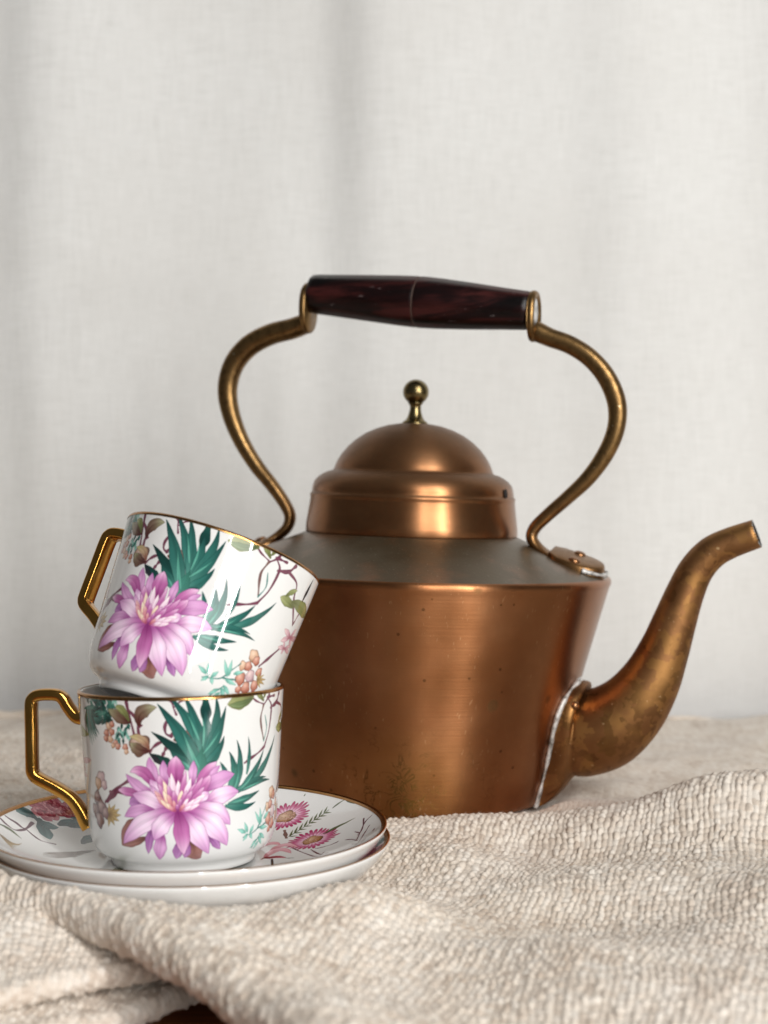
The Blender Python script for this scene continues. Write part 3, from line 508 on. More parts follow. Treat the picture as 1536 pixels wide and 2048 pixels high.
SAUCER_PRINT=[('daisy',0.75,39.1,50.2,41.9,50.2,45.8,50.2),('daisy',0.75,39,50.8,41,51.2,44.2,51.9),('daisy',0.75,38.8,51.4,41.6,52.7,45.3,54.3),('daisy',0.75,38.5,52,41.2,53.9,44.6,56.4),('daisy',0.75,38.1,52.4,40.3,54.8,43,57.9),('daisy',0.75,37.6,52.8,38.7,54.7,40.5,57.8),('daisy',0.75,37,53.1,37.9,55.8,39.1,59.5),('daisy',0.75,36.4,53.2,36.6,54.9,36.9,58),('daisy',0.75,35.8,53.2,35.5,56,35.1,59.9),('daisy',0.75,35.2,53.1,34.3,55.7,33.1,59.3),('daisy',0.75,34.6,52.8,33.4,54.9,31.6,58),('daisy',0.75,34.1,52.4,32.2,54.6,29.5,57.5),('daisy',0.75,33.7,52,31.4,53.6,28.3,55.9),('daisy',0.75,33.4,51.4,30.5,52.7,26.8,54.3),('daisy',0.75,33.2,50.8,30.4,51.4,26.6,52.2),('daisy',0.75,33.1,50.2,30.3,50.2,26.4,50.2),('daisy',0.75,33.2,49.6,31.1,49.1,27.8,48.4),('daisy',0.75,33.4,49,31.2,48,27.9,46.6),('daisy',0.75,33.7,48.4,31.6,46.9,28.6,44.7),('daisy',0.75,34.1,48,32.2,45.8,29.6,42.9),('daisy',0.75,34.6,47.6,33.2,45.2,31.3,41.9),('daisy',0.75,35.2,47.3,34.2,44.2,32.9,40.2),('daisy',0.75,35.8,47.2,35.5,44.8,35.1,41.2),('daisy',0.75,36.4,47.2,36.7,44.6,37.1,40.8),('daisy',0.75,37,47.3,37.9,44.6,39.1,40.9),('daisy',0.75,37.6,47.6,38.9,45.3,40.8,42),('daisy',0.75,38.1,48,40.1,45.8,42.7,42.9),('daisy',0.75,38.5,48.4,40.6,46.9,43.6,44.8),('daisy',0.75,38.8,49,41.8,47.7,45.6,46),('daisy',0.75,39,49.6,41.6,49,45.3,48.2),('daisyl',0.6,39.1,50.6,41,50.8,44.2,51.3),('daisyl',0.6,38.9,51.3,40.3,52,43.2,53.1),('daisyl',0.6,38.5,52,40.1,53.3,42.7,55.3),('daisyl',0.6,37.9,52.6,38.7,53.5,40.4,55.8),('daisyl',0.6,37.2,53,37.9,54.6,39.1,57.5),('daisyl',0.6,36.5,53.2,36.7,54.7,37.1,57.6),('daisyl',0.6,35.7,53.2,35.5,54.8,35.1,57.9),('daisyl',0.6,35,53,34.2,54.8,33,57.8),('daisyl',0.6,34.3,52.6,33.5,53.6,31.7,55.9),('daisyl',0.6,33.7,52,32.7,52.8,30.5,54.5),('daisyl',0.6,33.3,51.3,32.1,51.9,29.4,53),('daisyl',0.6,33.1,50.6,31.5,50.8,28.4,51.2),('daisyl',0.6,33.1,49.8,32,49.7,29.3,49.3),('daisyl',0.6,33.3,49.1,31.8,48.4,29,47.2),('daisyl',0.6,33.7,48.4,32.7,47.6,30.5,45.9),('daisyl',0.6,34.3,47.8,33.5,46.8,31.7,44.5),('daisyl',0.6,35,47.4,34.4,46,33.2,43.3),('daisyl',0.6,35.7,47.2,35.5,45.5,35.1,42.4),('daisyl',0.6,36.5,47.2,36.7,45.8,37.1,42.9),('daisyl',0.6,37.2,47.4,37.8,46.1,39,43.3),('daisyl',0.6,37.9,47.8,38.9,46.6,40.8,44.1),('daisyl',0.6,38.5,48.4,39.7,47.4,42.1,45.6),('daisyl',0.6,38.9,49.1,39.7,48.7,42.1,47.7),('daisyl',0.6,39.1,49.8,40.6,49.6,43.5,49.2),('ball_corn',4.2,36.1,50.2),('ball_coral',0.5,38.1,48.1),('ball_corn',0.5,33,49.2),('ball_coral',0.5,39.3,52),('ball_corn',0.5,38.4,52),('ball_coral',0.5,38.7,48.9),('ball_corn',0.5,34.2,53.1),('ball_coral',0.5,38.6,48.4),('ball_corn',0.5,39.6,51.5),('ball_coral',0.5,39.4,50.6),('ball_corn',0.5,37.4,49.3),('ball_coral',0.5,32.8,49.6),('ball_corn',0.5,37,52),('ball_coral',0.5,37.6,50.8),('ball_corn',0.5,37.7,51.7),('ball_coral',0.5,36.1,46.9),('ball_corn',0.5,36.3,47),('ball_coral',0.5,36.5,48.7),('ball_corn',0.5,35.5,50),('ball_coral',0.5,32.4,50.4),('ball_corn',0.5,34,50.6),('ball_coral',0.5,35.7,52.7),('ball_corn',0.5,39.5,48.2),('ball_coral',0.5,36.1,46.2),('ball_corn',0.5,36.3,48.1),('ball_coral',0.5,33,51.6),('ball_corn',0.5,35.3,47),('daisy',0.75,51.7,21.1,54.4,21.1,58.2,21.1),('daisy',0.75,51.6,21.7,54.7,22.4,58.7,23.2),('daisy',0.75,51.4,22.3,54.3,23.6,58,25.2),('daisy',0.75,51.1,22.9,53.7,24.7,57,27.2),('daisy',0.75,50.7,23.3,52.4,25.2,54.9,28),('daisy',0.75,50.2,23.7,51.7,26.3,53.7,29.7),('daisy',0.75,49.6,24,50.7,27.3,52.1,31.4),('daisy',0.75,49,24.1,49.4,27.6,49.8,32),('daisy',0.75,48.4,24.1,48,27.9,47.5,32.4),('daisy',0.75,47.8,24,46.8,26.8,45.6,30.6),('daisy',0.75,47.2,23.7,45.3,27,43,30.9),('daisy',0.75,46.7,23.3,44.4,25.8,41.6,29),('daisy',0.75,46.3,22.9,44.2,24.4,41.1,26.6),('daisy',0.75,46,22.3,42.9,23.7,39,25.4),('daisy',0.75,45.8,21.7,42.8,22.3,38.9,23.2),('daisy',0.75,45.7,21.1,42.4,21.1,38.2,21.1),('daisy',0.75,45.8,20.5,42.8,19.8,38.8,19),('daisy',0.75,46,19.9,42.7,18.4,38.7,16.7),('daisy',0.75,46.3,19.3,43.7,17.4,40.3,15),('daisy',0.75,46.7,18.9,44.7,16.6,42,13.6),('daisy',0.75,47.2,18.5,45.5,15.5,43.3,11.8),('daisy',0.75,47.8,18.2,46.8,15.2,45.5,11.3),('daisy',0.75,48.4,18.1,48.1,15.2,47.7,11.2),('daisy',0.75,49,18.1,49.4,14.5,49.8,10.2),('daisy',0.75,49.6,18.2,50.5,15.4,51.8,11.6),('daisy',0.75,50.2,18.5,51.6,16,53.6,12.6),('daisy',0.75,50.7,18.9,52.7,16.7,55.3,13.8),('daisy',0.75,51.1,19.3,53.2,17.8,56.2,15.6),('daisy',0.75,51.4,19.9,54.1,18.7,57.7,17.1),('daisy',0.75,51.6,20.5,55.4,19.7,59.8,18.7),('daisyl',0.6,51.7,21.5,53.3,21.7,56.3,22.1),('daisyl',0.6,51.5,22.2,53.2,23,56.2,24.2),('daisyl',0.6,51.1,22.9,52.3,23.9,54.7,25.7),('daisyl',0.6,50.5,23.5,51.6,24.8,53.5,27.3),('daisyl',0.6,49.8,23.9,50.7,26,52.1,29.3),('daisyl',0.6,49.1,24.1,49.4,26.2,49.8,29.6),('daisyl',0.6,48.3,24.1,48.1,25.8,47.7,28.9),('daisyl',0.6,47.6,23.9,46.8,25.6,45.6,28.6),('daisyl',0.6,46.9,23.5,45.9,24.8,44,27.3),('daisyl',0.6,46.3,22.9,45,23.9,42.5,25.8),('daisyl',0.6,45.9,22.2,44.4,22.9,41.6,24.1),('daisyl',0.6,45.7,21.5,44.1,21.7,41,22.1),('daisyl',0.6,45.7,20.7,43.8,20.4,40.5,20),('daisyl',0.6,45.9,20,44,19.2,40.9,17.9),('daisyl',0.6,46.3,19.3,44.7,18,42,16),('daisyl',0.6,46.9,18.7,45.7,17.3,43.8,14.7),('daisyl',0.6,47.6,18.3,47,16.9,45.8,14.2),('daisyl',0.6,48.3,18.1,48.1,16.3,47.6,13),('daisyl',0.6,49.1,18.1,49.3,16.5,49.7,13.5),('daisyl',0.6,49.8,18.3,50.7,16.3,52,13.2),('daisyl',0.6,50.5,18.7,51.8,17.1,53.8,14.4),('daisyl',0.6,51.1,19.3,52.8,18,55.5,15.9),('daisyl',0.6,51.5,20,53.1,19.3,56.1,18),('daisyl',0.6,51.7,20.7,53,20.5,55.9,20.2),('ball_corn',4.2,48.7,21.1),('ball_coral',0.5,48,17.9),('ball_corn',0.5,46.9,20.8),('ball_coral',0.5,47.2,24.1),('ball_corn',0.5,45.4,22),('ball_coral',0.5,47.7,18.9),('ball_corn',0.5,51.4,23),('ball_coral',0.5,46.9,23.5),('ball_corn',0.5,49.8,22.2),('ball_coral',0.5,45.8,22.6),('ball_corn',0.5,51.3,23.5),('ball_coral',0.5,50.6,18.5),('ball_corn',0.5,48.7,19.1),('ball_coral',0.5,50.6,22.5),('ball_corn',0.5,50.5,22.9),('ball_coral',0.5,48.8,19),('ball_corn',0.5,50.4,19),('ball_coral',0.5,50.4,23.8),('ball_corn',0.5,46.6,22),('ball_coral',0.5,44.7,20.7),('ball_corn',0.5,48.7,18.9),('ball_coral',0.5,50.2,20.3),('ball_corn',0.5,46.7,22.4),('ball_coral',0.5,49,21.1),('ball_corn',0.5,47,18.8),('ball_coral',0.5,50.5,23.8),('ball_corn',0.5,49.9,17.8),('olived',0.47,38.8,31.1,40.4,30.6,42,30.1),('olived',0.47,38.8,31.1,39.3,34.2,39.8,37.3),('olived',0.47,40.6,33.6,42.2,33,43.9,32.3),('olived',0.47,40.6,33.6,41.2,36.6,41.7,39.6),('olived',0.47,42.6,35.9,44.2,35.3,45.8,34.8),('olived',0.47,42.6,35.9,43.2,38.8,43.7,41.8),('olived',0.47,44.5,38.2,46.2,37.6,47.8,36.9),('olived',0.47,44.5,38.2,45.1,40.7,45.7,43.2),('olived',0.47,46.5,40.1,48.2,39.2,49.8,38.4),('olived',0.47,46.5,40.1,47.1,42.4,47.7,44.8),('olived',0.47,48.5,41.5,50.2,40.6,51.8,39.8),('olived',0.47,48.5,41.5,49.1,43.8,49.7,46.2),('olived',0.47,50.5,43,52.2,42.1,53.8,41.2),('olived',0.47,50.5,43,51.1,45.2,51.7,47.4),('olived',0.47,52.5,44.3,54.2,43.2,55.8,42.2),('olived',0.47,52.5,44.3,53.2,46.3,53.8,48.3),('s_olived',0.28,38.4,31.2,46.1,39,54.4,45.1),('olived',1.15,53.4,25.2,58.9,27.8,66.2,27.9),('s_twig',0.95,36.2,38.2,37.5,29.4),('s_plumd',0.33,67.1,0.2,69.9,17.2,72.9,21.4),('s_plumd',0.33,67.3,6.4,69.2,12,69.6,23),('s_plumd',0.33,67.8,-6.2,70,3.5,72,11.5),('s_plumd',0.33,68.6,-12.9,71.5,-4.4,74.1,2.6),('s_plumd',0.33,66.2,12.8,68.3,8.1),('s_plumd',0.33,62.5,7.4,65,4,67.4,-2.1),('s_plumd',0.33,65.2,-4.3,67.5,-8),('grey',2.03,66.6,-10.3,71.4,-2.8,76.4,1.4),('olived',0.54,56.2,45.3,58.3,47.5,61.6,46.8),('olived',0.54,61.6,46.8,63.6,43.3,65.6,39.9),('olived',0.3,43.2,61.4,43.4,61.8,43.7,62.3),('rosep',2.03,32.1,11.8,36.2,27.5,43.2,14.4),('rosep',2.37,30.8,2.6,34.7,23.8,40.9,7),('rose',1.69,29.7,-0.9,34.5,6.1,39.3,0.4),('rosep',2.03,26.5,17,30.8,29.3,35.6,21.2),('s_dark',0.43,39.3,0.4,42,-0.5),('s_plumd',0.43,41.2,14.1,46.8,3.8,51.9,-4.6,54.4,-0.6),('s_plumd',0.38,48.6,9.3,53.2,-3.3,55.8,-3.9),('plumd',0.41,50.6,8.7,56.1,6.6,59.4,9.7),('s_dark',0.47,33.7,-0.4,40.1,-68.9),('slate',3.22,-65.4,25.8,-70.2,28.5,-72.7,22.6),('slate',3.05,-63.9,26.8,-60.3,18.2,-56.7,12.5),('slate',2.71,-65,25.4,-60.2,23.9,-56.3,26.9),('slate',3.22,-56.4,29.4,-52.7,37.1,-46.6,32.7),('slate',3.22,-48.5,43,-51.9,42,-56.1,38.1),('slate',2.88,-52.3,31.4,-49.8,36.4,-46.9,43.8),('slate',2.88,-44.4,17.6,-43.3,24.9,-40.8,30.1),('rosel',2.48,-63.1,34,-59.8,31.9,-57.9,35.8),('rose',2.48,-63.4,34.5,-59.9,36.3,-62.4,39.9),('rosel',2.48,-64,34.5,-63.8,38.4,-68.2,38.1),('rose',2.48,-64.3,34,-67.6,36.1,-69.5,32.2),('rosel',2.48,-64,33.5,-67.4,31.7,-65,28.1),('rose',2.48,-63.4,33.5,-63.5,29.6,-59.2,30),('rose',1.93,-63.3,34.2,-60.3,34,-60.4,37.4),('rosel',1.93,-63.7,34.4,-62,37,-65,38.5),('rose',1.93,-64.1,34.2,-65.4,37,-68.3,35.1),('rosel',1.93,-64.1,33.8,-67.1,34,-67,30.6),('rose',1.93,-63.7,33.6,-65.4,31,-62.4,29.5),('rosel',1.93,-63.3,33.8,-61.9,31.1,-59.1,32.9),('rosel',1.39,-63.5,34.3,-61.5,35.2,-62.8,37.3),('rose',1.39,-63.8,34.3,-63.6,36.5,-66.1,36.4),('rosel',1.39,-64,34,-65.8,35.3,-67,33.1),('rose',1.39,-63.9,33.7,-65.9,32.8,-64.6,30.7),('rosel',1.39,-63.6,33.7,-63.7,31.5,-61.3,31.6),('rose',1.39,-63.4,34,-61.6,32.7,-60.4,34.9),('rose',0.84,-63.7,34.2,-62.9,35.3,-64.2,36),('rosel',0.84,-63.9,34.1,-64.4,35.3,-65.7,34.6),('rose',0.84,-63.9,33.9,-65.2,34.1,-65.2,32.6),('rosel',0.84,-63.7,33.8,-64.5,32.7,-63.2,32),('rose',0.84,-63.5,33.9,-63,32.7,-61.7,33.4),('rosel',0.84,-63.5,34.1,-62.2,34,-62.2,35.4),('rosel',2.18,-59.1,41.3,-56.2,39.4,-54.5,42.9),('rose',2.18,-59.4,41.7,-56.3,43.3,-58.4,46.5),('rosel',2.18,-59.8,41.7,-59.7,45.2,-63.5,44.9),('rose',2.18,-60.1,41.3,-63,43.1,-64.7,39.7),('rosel',2.18,-59.8,40.9,-62.9,39.2,-60.7,36.1),('rose',2.18,-59.4,40.9,-59.5,37.4,-55.6,37.7),('rose',1.7,-59.3,41.5,-56.6,41.3,-56.7,44.3),('rosel',1.7,-59.6,41.7,-58.1,43.9,-60.7,45.3),('rose',1.7,-59.9,41.5,-61.1,43.9,-63.6,42.3),('rosel',1.7,-59.9,41.1,-62.6,41.3,-62.5,38.3),('rose',1.7,-59.6,40.9,-61.1,38.7,-58.4,37.3),('rosel',1.7,-59.3,41.1,-58.1,38.7,-55.6,40.3),('rosel',1.22,-59.5,41.5,-57.7,42.3,-58.8,44.2),('rose',1.22,-59.7,41.5,-59.6,43.5,-61.7,43.4),('rosel',1.22,-59.9,41.3,-61.5,42.4,-62.5,40.5),('rose',1.22,-59.7,41.1,-61.5,40.2,-60.4,38.4),('rosel',1.22,-59.5,41.1,-59.6,39.1,-57.5,39.2),('rose',1.22,-59.3,41.3,-57.7,40.2,-56.7,42.1),('rose',0.74,-59.6,41.5,-58.9,42.4,-60,43.1),('rosel',0.74,-59.7,41.4,-60.2,42.5,-61.3,41.8),('rose',0.74,-59.7,41.2,-60.9,41.4,-60.9,40.1),('rosel',0.74,-59.6,41.1,-60.3,40.2,-59.2,39.5),('rose',0.74,-59.5,41.2,-59,40.1,-57.9,40.8),('rosel',0.74,-59.5,41.4,-58.3,41.3,-58.3,42.6),('rosel',1.78,-56,41.3,-53.6,39.8,-52.2,42.6),('rose',1.78,-56.2,41.6,-53.7,43,-55.4,45.6),('rosel',1.78,-56.6,41.6,-56.5,44.5,-59.6,44.2),('rose',1.78,-56.8,41.3,-59.2,42.8,-60.6,40),('rosel',1.78,-56.6,41,-59.1,39.6,-57.3,37),('rose',1.78,-56.2,41,-56.3,38.1,-53.2,38.4),('rose',1.39,-56.1,41.4,-53.9,41.3,-54,43.7),('rosel',1.39,-56.4,41.6,-55.2,43.4,-57.3,44.6),('rose',1.39,-56.7,41.5,-57.6,43.4,-59.7,42.1),('rosel',1.39,-56.7,41.1,-58.9,41.3,-58.7,38.8),('rose',1.39,-56.4,41,-57.6,39.1,-55.4,38),('rosel',1.39,-56.1,41.1,-55.1,39.2,-53.1,40.5),('rosel',1,-56.3,41.5,-54.8,42.2,-55.7,43.7),('rose',1,-56.5,41.5,-56.4,43.1,-58.1,43),('rosel',1,-56.6,41.3,-57.9,42.2,-58.8,40.7),('rose',1,-56.5,41.1,-57.9,40.4,-57,38.9),('rosel',1,-56.3,41.1,-56.4,39.5,-54.7,39.6),('rose',1,-56.2,41.3,-54.9,40.4,-54,41.9),('rose',0.61,-56.4,41.4,-55.8,42.2,-56.7,42.7),('rosel',0.61,-56.5,41.4,-56.9,42.3,-57.8,41.7),('rose',0.61,-56.5,41.2,-57.5,41.3,-57.5,40.3),('rosel',0.61,-56.4,41.2,-57,40.4,-56.1,39.9),('rose',0.61,-56.3,41.2,-55.9,40.3,-55,40.9),('rosel',0.61,-56.3,41.4,-55.3,41.3,-55.3,42.3),('rosel',1.78,-62.1,41.4,-59.7,39.9,-58.3,42.7),('rose',1.78,-62.3,41.7,-59.8,43.1,-61.5,45.7),('rosel',1.78,-62.7,41.7,-62.6,44.6,-65.7,44.3),('rose',1.78,-62.9,41.4,-65.3,42.9,-66.7,40.1),('rosel',1.78,-62.7,41.1,-65.2,39.7,-63.4,37.1),('rose',1.78,-62.3,41.1,-62.4,38.2,-59.3,38.5),('rose',1.39,-62.2,41.5,-60,41.4,-60.1,43.8),('rosel',1.39,-62.5,41.7,-61.3,43.5,-63.4,44.7),('rose',1.39,-62.8,41.6,-63.7,43.5,-65.8,42.2),('rosel',1.39,-62.8,41.2,-65,41.4,-64.8,38.9),('rose',1.39,-62.5,41.1,-63.7,39.2,-61.5,38.1),('rosel',1.39,-62.2,41.2,-61.2,39.3,-59.2,40.6),('rosel',1,-62.4,41.6,-60.9,42.3,-61.8,43.8),('rose',1,-62.6,41.6,-62.5,43.2,-64.2,43.1),('rosel',1,-62.7,41.4,-64,42.3,-64.9,40.8),('rose',1,-62.6,41.2,-64,40.5,-63.1,39),('rosel',1,-62.4,41.2,-62.5,39.6,-60.8,39.7),('rose',1,-62.3,41.4,-61,40.5,-60.1,42),('rose',0.61,-62.5,41.5,-61.9,42.3,-62.8,42.8),('rosel',0.61,-62.6,41.5,-63,42.4,-63.9,41.8),('rose',0.61,-62.6,41.3,-63.6,41.4,-63.6,40.4),('rosel',0.61,-62.5,41.3,-63.1,40.5,-62.2,40),('rose',0.61,-62.4,41.3,-62,40.4,-61.1,41),('rosel',0.61,-62.4,41.5,-61.4,41.4,-61.4,42.4),('rosel',1.58,-53.8,46.2,-51.7,44.8,-50.5,47.3),('rose',1.58,-54,46.5,-51.8,47.7,-53.4,50),('rosel',1.58,-54.4,46.5,-54.3,49,-57.1,48.8),('rose',1.58,-54.6,46.2,-56.7,47.5,-57.9,45),('rosel',1.58,-54.4,45.9,-56.6,44.7,-55,42.4),('rose',1.58,-54,45.9,-54.1,43.4,-51.3,43.6),('rose',1.24,-54,46.3,-52,46.2,-52.1,48.4),('rosel',1.24,-54.2,46.5,-53.1,48.1,-55,49.1),('rose',1.24,-54.4,46.3,-55.3,48.1,-57.1,46.9),('rosel',1.24,-54.4,46.1,-56.4,46.2,-56.3,44),('rose',1.24,-54.2,45.9,-55.3,44.3,-53.3,43.3),('rosel',1.24,-54,46.1,-53.1,44.3,-51.3,45.5),('rosel',0.89,-54.1,46.4,-52.8,47,-53.6,48.3),('rose',0.89,-54.3,46.4,-54.2,47.8,-55.7,47.7),('rosel',0.89,-54.4,46.2,-55.6,47,-56.3,45.6),('rose',0.89,-54.3,46,-55.6,45.4,-54.8,44.1),('rosel',0.89,-54.1,46,-54.2,44.6,-52.7,44.7),('rose',0.89,-54,46.2,-52.8,45.4,-52.1,46.8),('rose',0.54,-54.2,46.3,-53.7,47,-54.5,47.5),('rosel',0.54,-54.3,46.3,-54.6,47,-55.5,46.6),('rose',0.54,-54.3,46.1,-55.2,46.2,-55.2,45.3),('rosel',0.54,-54.2,46.1,-54.7,45.4,-53.9,44.9),('rose',0.54,-54.1,46.1,-53.8,45.4,-52.9,45.8),('rosel',0.54,-54.1,46.3,-53.2,46.2,-53.3,47.1),('s_plumd',0.85,-75,13.9,-71.3,13.9,-66.9,12.8,-65.8,21.1),('s_plumd',0.66,-75.9,9.1,-69.8,6.4,-66.5,12.3),('s_plumd',0.57,-66.7,13.1,-61.7,9.1,-58.1,8.1,-53.9,9),('olived',1.22,-74.6,3.9,-70.7,5.8,-65.4,0.5),('straw',0.54,-72.8,-6.3,-67.5,-13.1,-63.6,-19.7),('straw',0.54,-72.5,-6.5,-67.1,-12.9,-63.8,-17.4),('straw',0.54,-72.1,-6.7,-66.8,-12.8,-63.9,-15.3),('straw',0.54,-71.8,-6.9,-66.4,-12.7,-64,-13.3),('straw',0.54,-71.5,-7,-66,-12.7,-64,-11.4),('straw',0.54,-71.2,-7.2,-65.6,-12.6,-64.1,-9.6),('straw',0.54,-70.9,-7.4,-65.2,-12.6,-64.1,-7.7),('straw',0.54,-70.6,-7.6,-64.8,-12.7,-64.1,-6),('straw',0.54,-70.3,-7.8,-64.5,-12.6,-64.1,-4.3),('umber',0.88,-38.3,10.7,-46.1,4.1,-53.5,-6.8),('umber',0.88,-39,9.2,-46.5,2.6,-54.3,-6.1),('umber',0.88,-39.7,7.6,-46.8,1.1,-55.1,-5.4),('umber',0.88,-40.4,5.9,-48,3.2,-55,-9),('umber',0.88,-41.1,4.2,-48.3,1.6,-53.8,-5.3),('umber',0.88,-41.8,2.5,-48.7,0.1,-54.6,-4.6),('umber',0.88,-42.5,0.8,-49.8,2.2,-54.5,-8.3),('umber',0.88,-43.1,-0.8,-50.1,0.5,-55.3,-7.5),('umber',0.88,-43.8,-2.7,-50.4,-1.2,-54.1,-4),('greyd',0.74,-44.6,5.1,-50.6,1.3,-55.5,-6.6),('greyd',0.74,-44.4,3.8,-50.2,-0.3,-55.3,-7.5),('greyd',0.74,-44.1,2.6,-49.9,-2,-55.1,-8.4),('greyd',0.74,-43.9,1.4,-49.5,-3.9,-54.9,-9.5),('greyd',0.74,-43.7,0.2,-49.1,-5.8,-54.7,-10.6),('greyd',0.74,-43.4,-1,-48.7,-7.6,-54.4,-11.7),('olived',3.05,-22.2,-78.2,-28.9,-7.7,-20.8,-16.6),('olived',2.03,-17.6,-79.4,-25,-11.4,-8.6,-79.4)]
PAL = {  # base, middle, tip, rim line, profile
    'pet': ((.62, .28, .56), (.84, .60, .80), (.76, .48, .72), (.52, .26, .50), 'p'),
    'petl': ((.66, .28, .58), (.95, .82, .92), (.80, .54, .76), (.52, .26, .50), 'p'),
    'petm': ((.56, .18, .46), (.72, .36, .62), (.90, .70, .84), (.52, .22, .46), 'p'),
    'petd': ((.46, .24, .46), (.64, .38, .64), (.72, .48, .72), (.48, .24, .46), 'p'),
    'tipw': ((.72, .34, .56), (.93, .80, .88), (.98, .93, .93), (.80, .48, .66), 'p'),
    'tipc': ((.74, .34, .44), (.93, .80, .68), (.97, .91, .80), (.80, .50, .56), 'p'),
    'tipp': ((.70, .26, .40), (.84, .52, .56), (.93, .74, .72), (.70, .34, .46), 'p'),
    'brown': ((.40, .24, .20), (.58, .37, .33), (.60, .40, .38), (.44, .26, .24), 'p'),
    'teal': ((.27, .50, .45), (.15, .39, .355), (.09, .27, .255), (.08, .25, .24), 'l'),
    'teald': ((.12, .36, .32), (.07, .25, .23), (.06, .19, .18), (.05, .17, .17), 'l'),
    'tealg': ((.30, .52, .46), (.22, .48, .42), (.18, .42, .36), (.12, .34, .30), 'l'),
    'tealh': ((.36, .66, .58), (.32, .62, .54), (.22, .52, .45), (.26, .54, .47), 'l'),
    'dark': ((.16, .18, .20), (.13, .16, .19), (.12, .15, .18), (.10, .12, .14), 'l'),
    'olive': ((.40, .42, .24), (.52, .55, .32), (.60, .62, .40), (.34, .36, .20), 'p'),
    'oliveg': ((.32, .38, .22), (.38, .46, .27), (.44, .52, .32), (.25, .31, .17), 'p'),
    'olived': ((.28, .34, .22), (.34, .38, .24), (.42, .44, .28), (.22, .26, .17), 'l'),
    'bud': ((.33, .17, .17), (.44, .34, .27), (.60, .60, .45), (.34, .24, .20), 'p'),
    'budl': ((.55, .34, .28), (.72, .60, .46), (.74, .70, .46), (.56, .42, .32), 'p'),
    'pinkb': ((.70, .42, .48), (.84, .66, .70), (.88, .74, .74), (.66, .42, .46), 'p'),
    'straw': ((.50, .38, .20), (.68, .56, .34), (.78, .70, .50), (.52, .40, .24), 'l'),
    'mint': ((.36, .62, .56), (.52, .76, .70), (.60, .80, .74), (.34, .60, .54), 'l'),
    'mintd': ((.28, .50, .47),) * 4 + ('l',),
    'branch': ((.48, .25, .33), (.44, .22, .30), (.46, .25, .32), (.34, .15, .22), 's'),
    'twig': ((.50, .37, .33), (.46, .33, .31), (.50, .38, .34), (.36, .24, .24), 's'),
    'plumd': ((.36, .18, .25), (.34, .16, .23), (.36, .18, .25), (.26, .11, .17), 's'),
    'daisy': ((.90, .70, .78), (.80, .38, .54), (.68, .14, .36), (.60, .12, .32), 'd'),
    'daisyl': ((.95, .86, .88), (.90, .72, .80), (.78, .36, .54), (.76, .38, .54), 'd'),
    'rose': ((.46, .06, .16), (.64, .14, .25), (.74, .30, .38), (.38, .05, .13), 'p'),
    'rosel': ((.60, .18, .26), (.76, .36, .42), (.86, .56, .58), (.50, .12, .20), 'p'),
    'rosep': ((.82, .52, .56), (.88, .66, .70), (.86, .58, .62), (.74, .44, .50), 'p'),
    'slate': ((.11, .24, .26), (.21, .37, .38), (.30, .46, .46), (.10, .21, .24), 'p'),
    'grey': ((.74, .71, .69), (.78, .75, .73), (.82, .80, .78), (.70, .66, .64), 'p'),
    'greyd': ((.48, .44, .42), (.60, .57, .55), (.70, .67, .65), (.50, .46, .44), 'l'),
    'umber': ((.36, .29, .25), (.46, .39, .34), (.60, .55, .50), (.34, .27, .23), 'l'),
    'coral': (.80, .42, .32), 'coralp': (.90, .66, .50), 'plum': (.52, .34, .36), 'budp': (.62, .44, .36), 'corn': (.72, .44, .24),
}


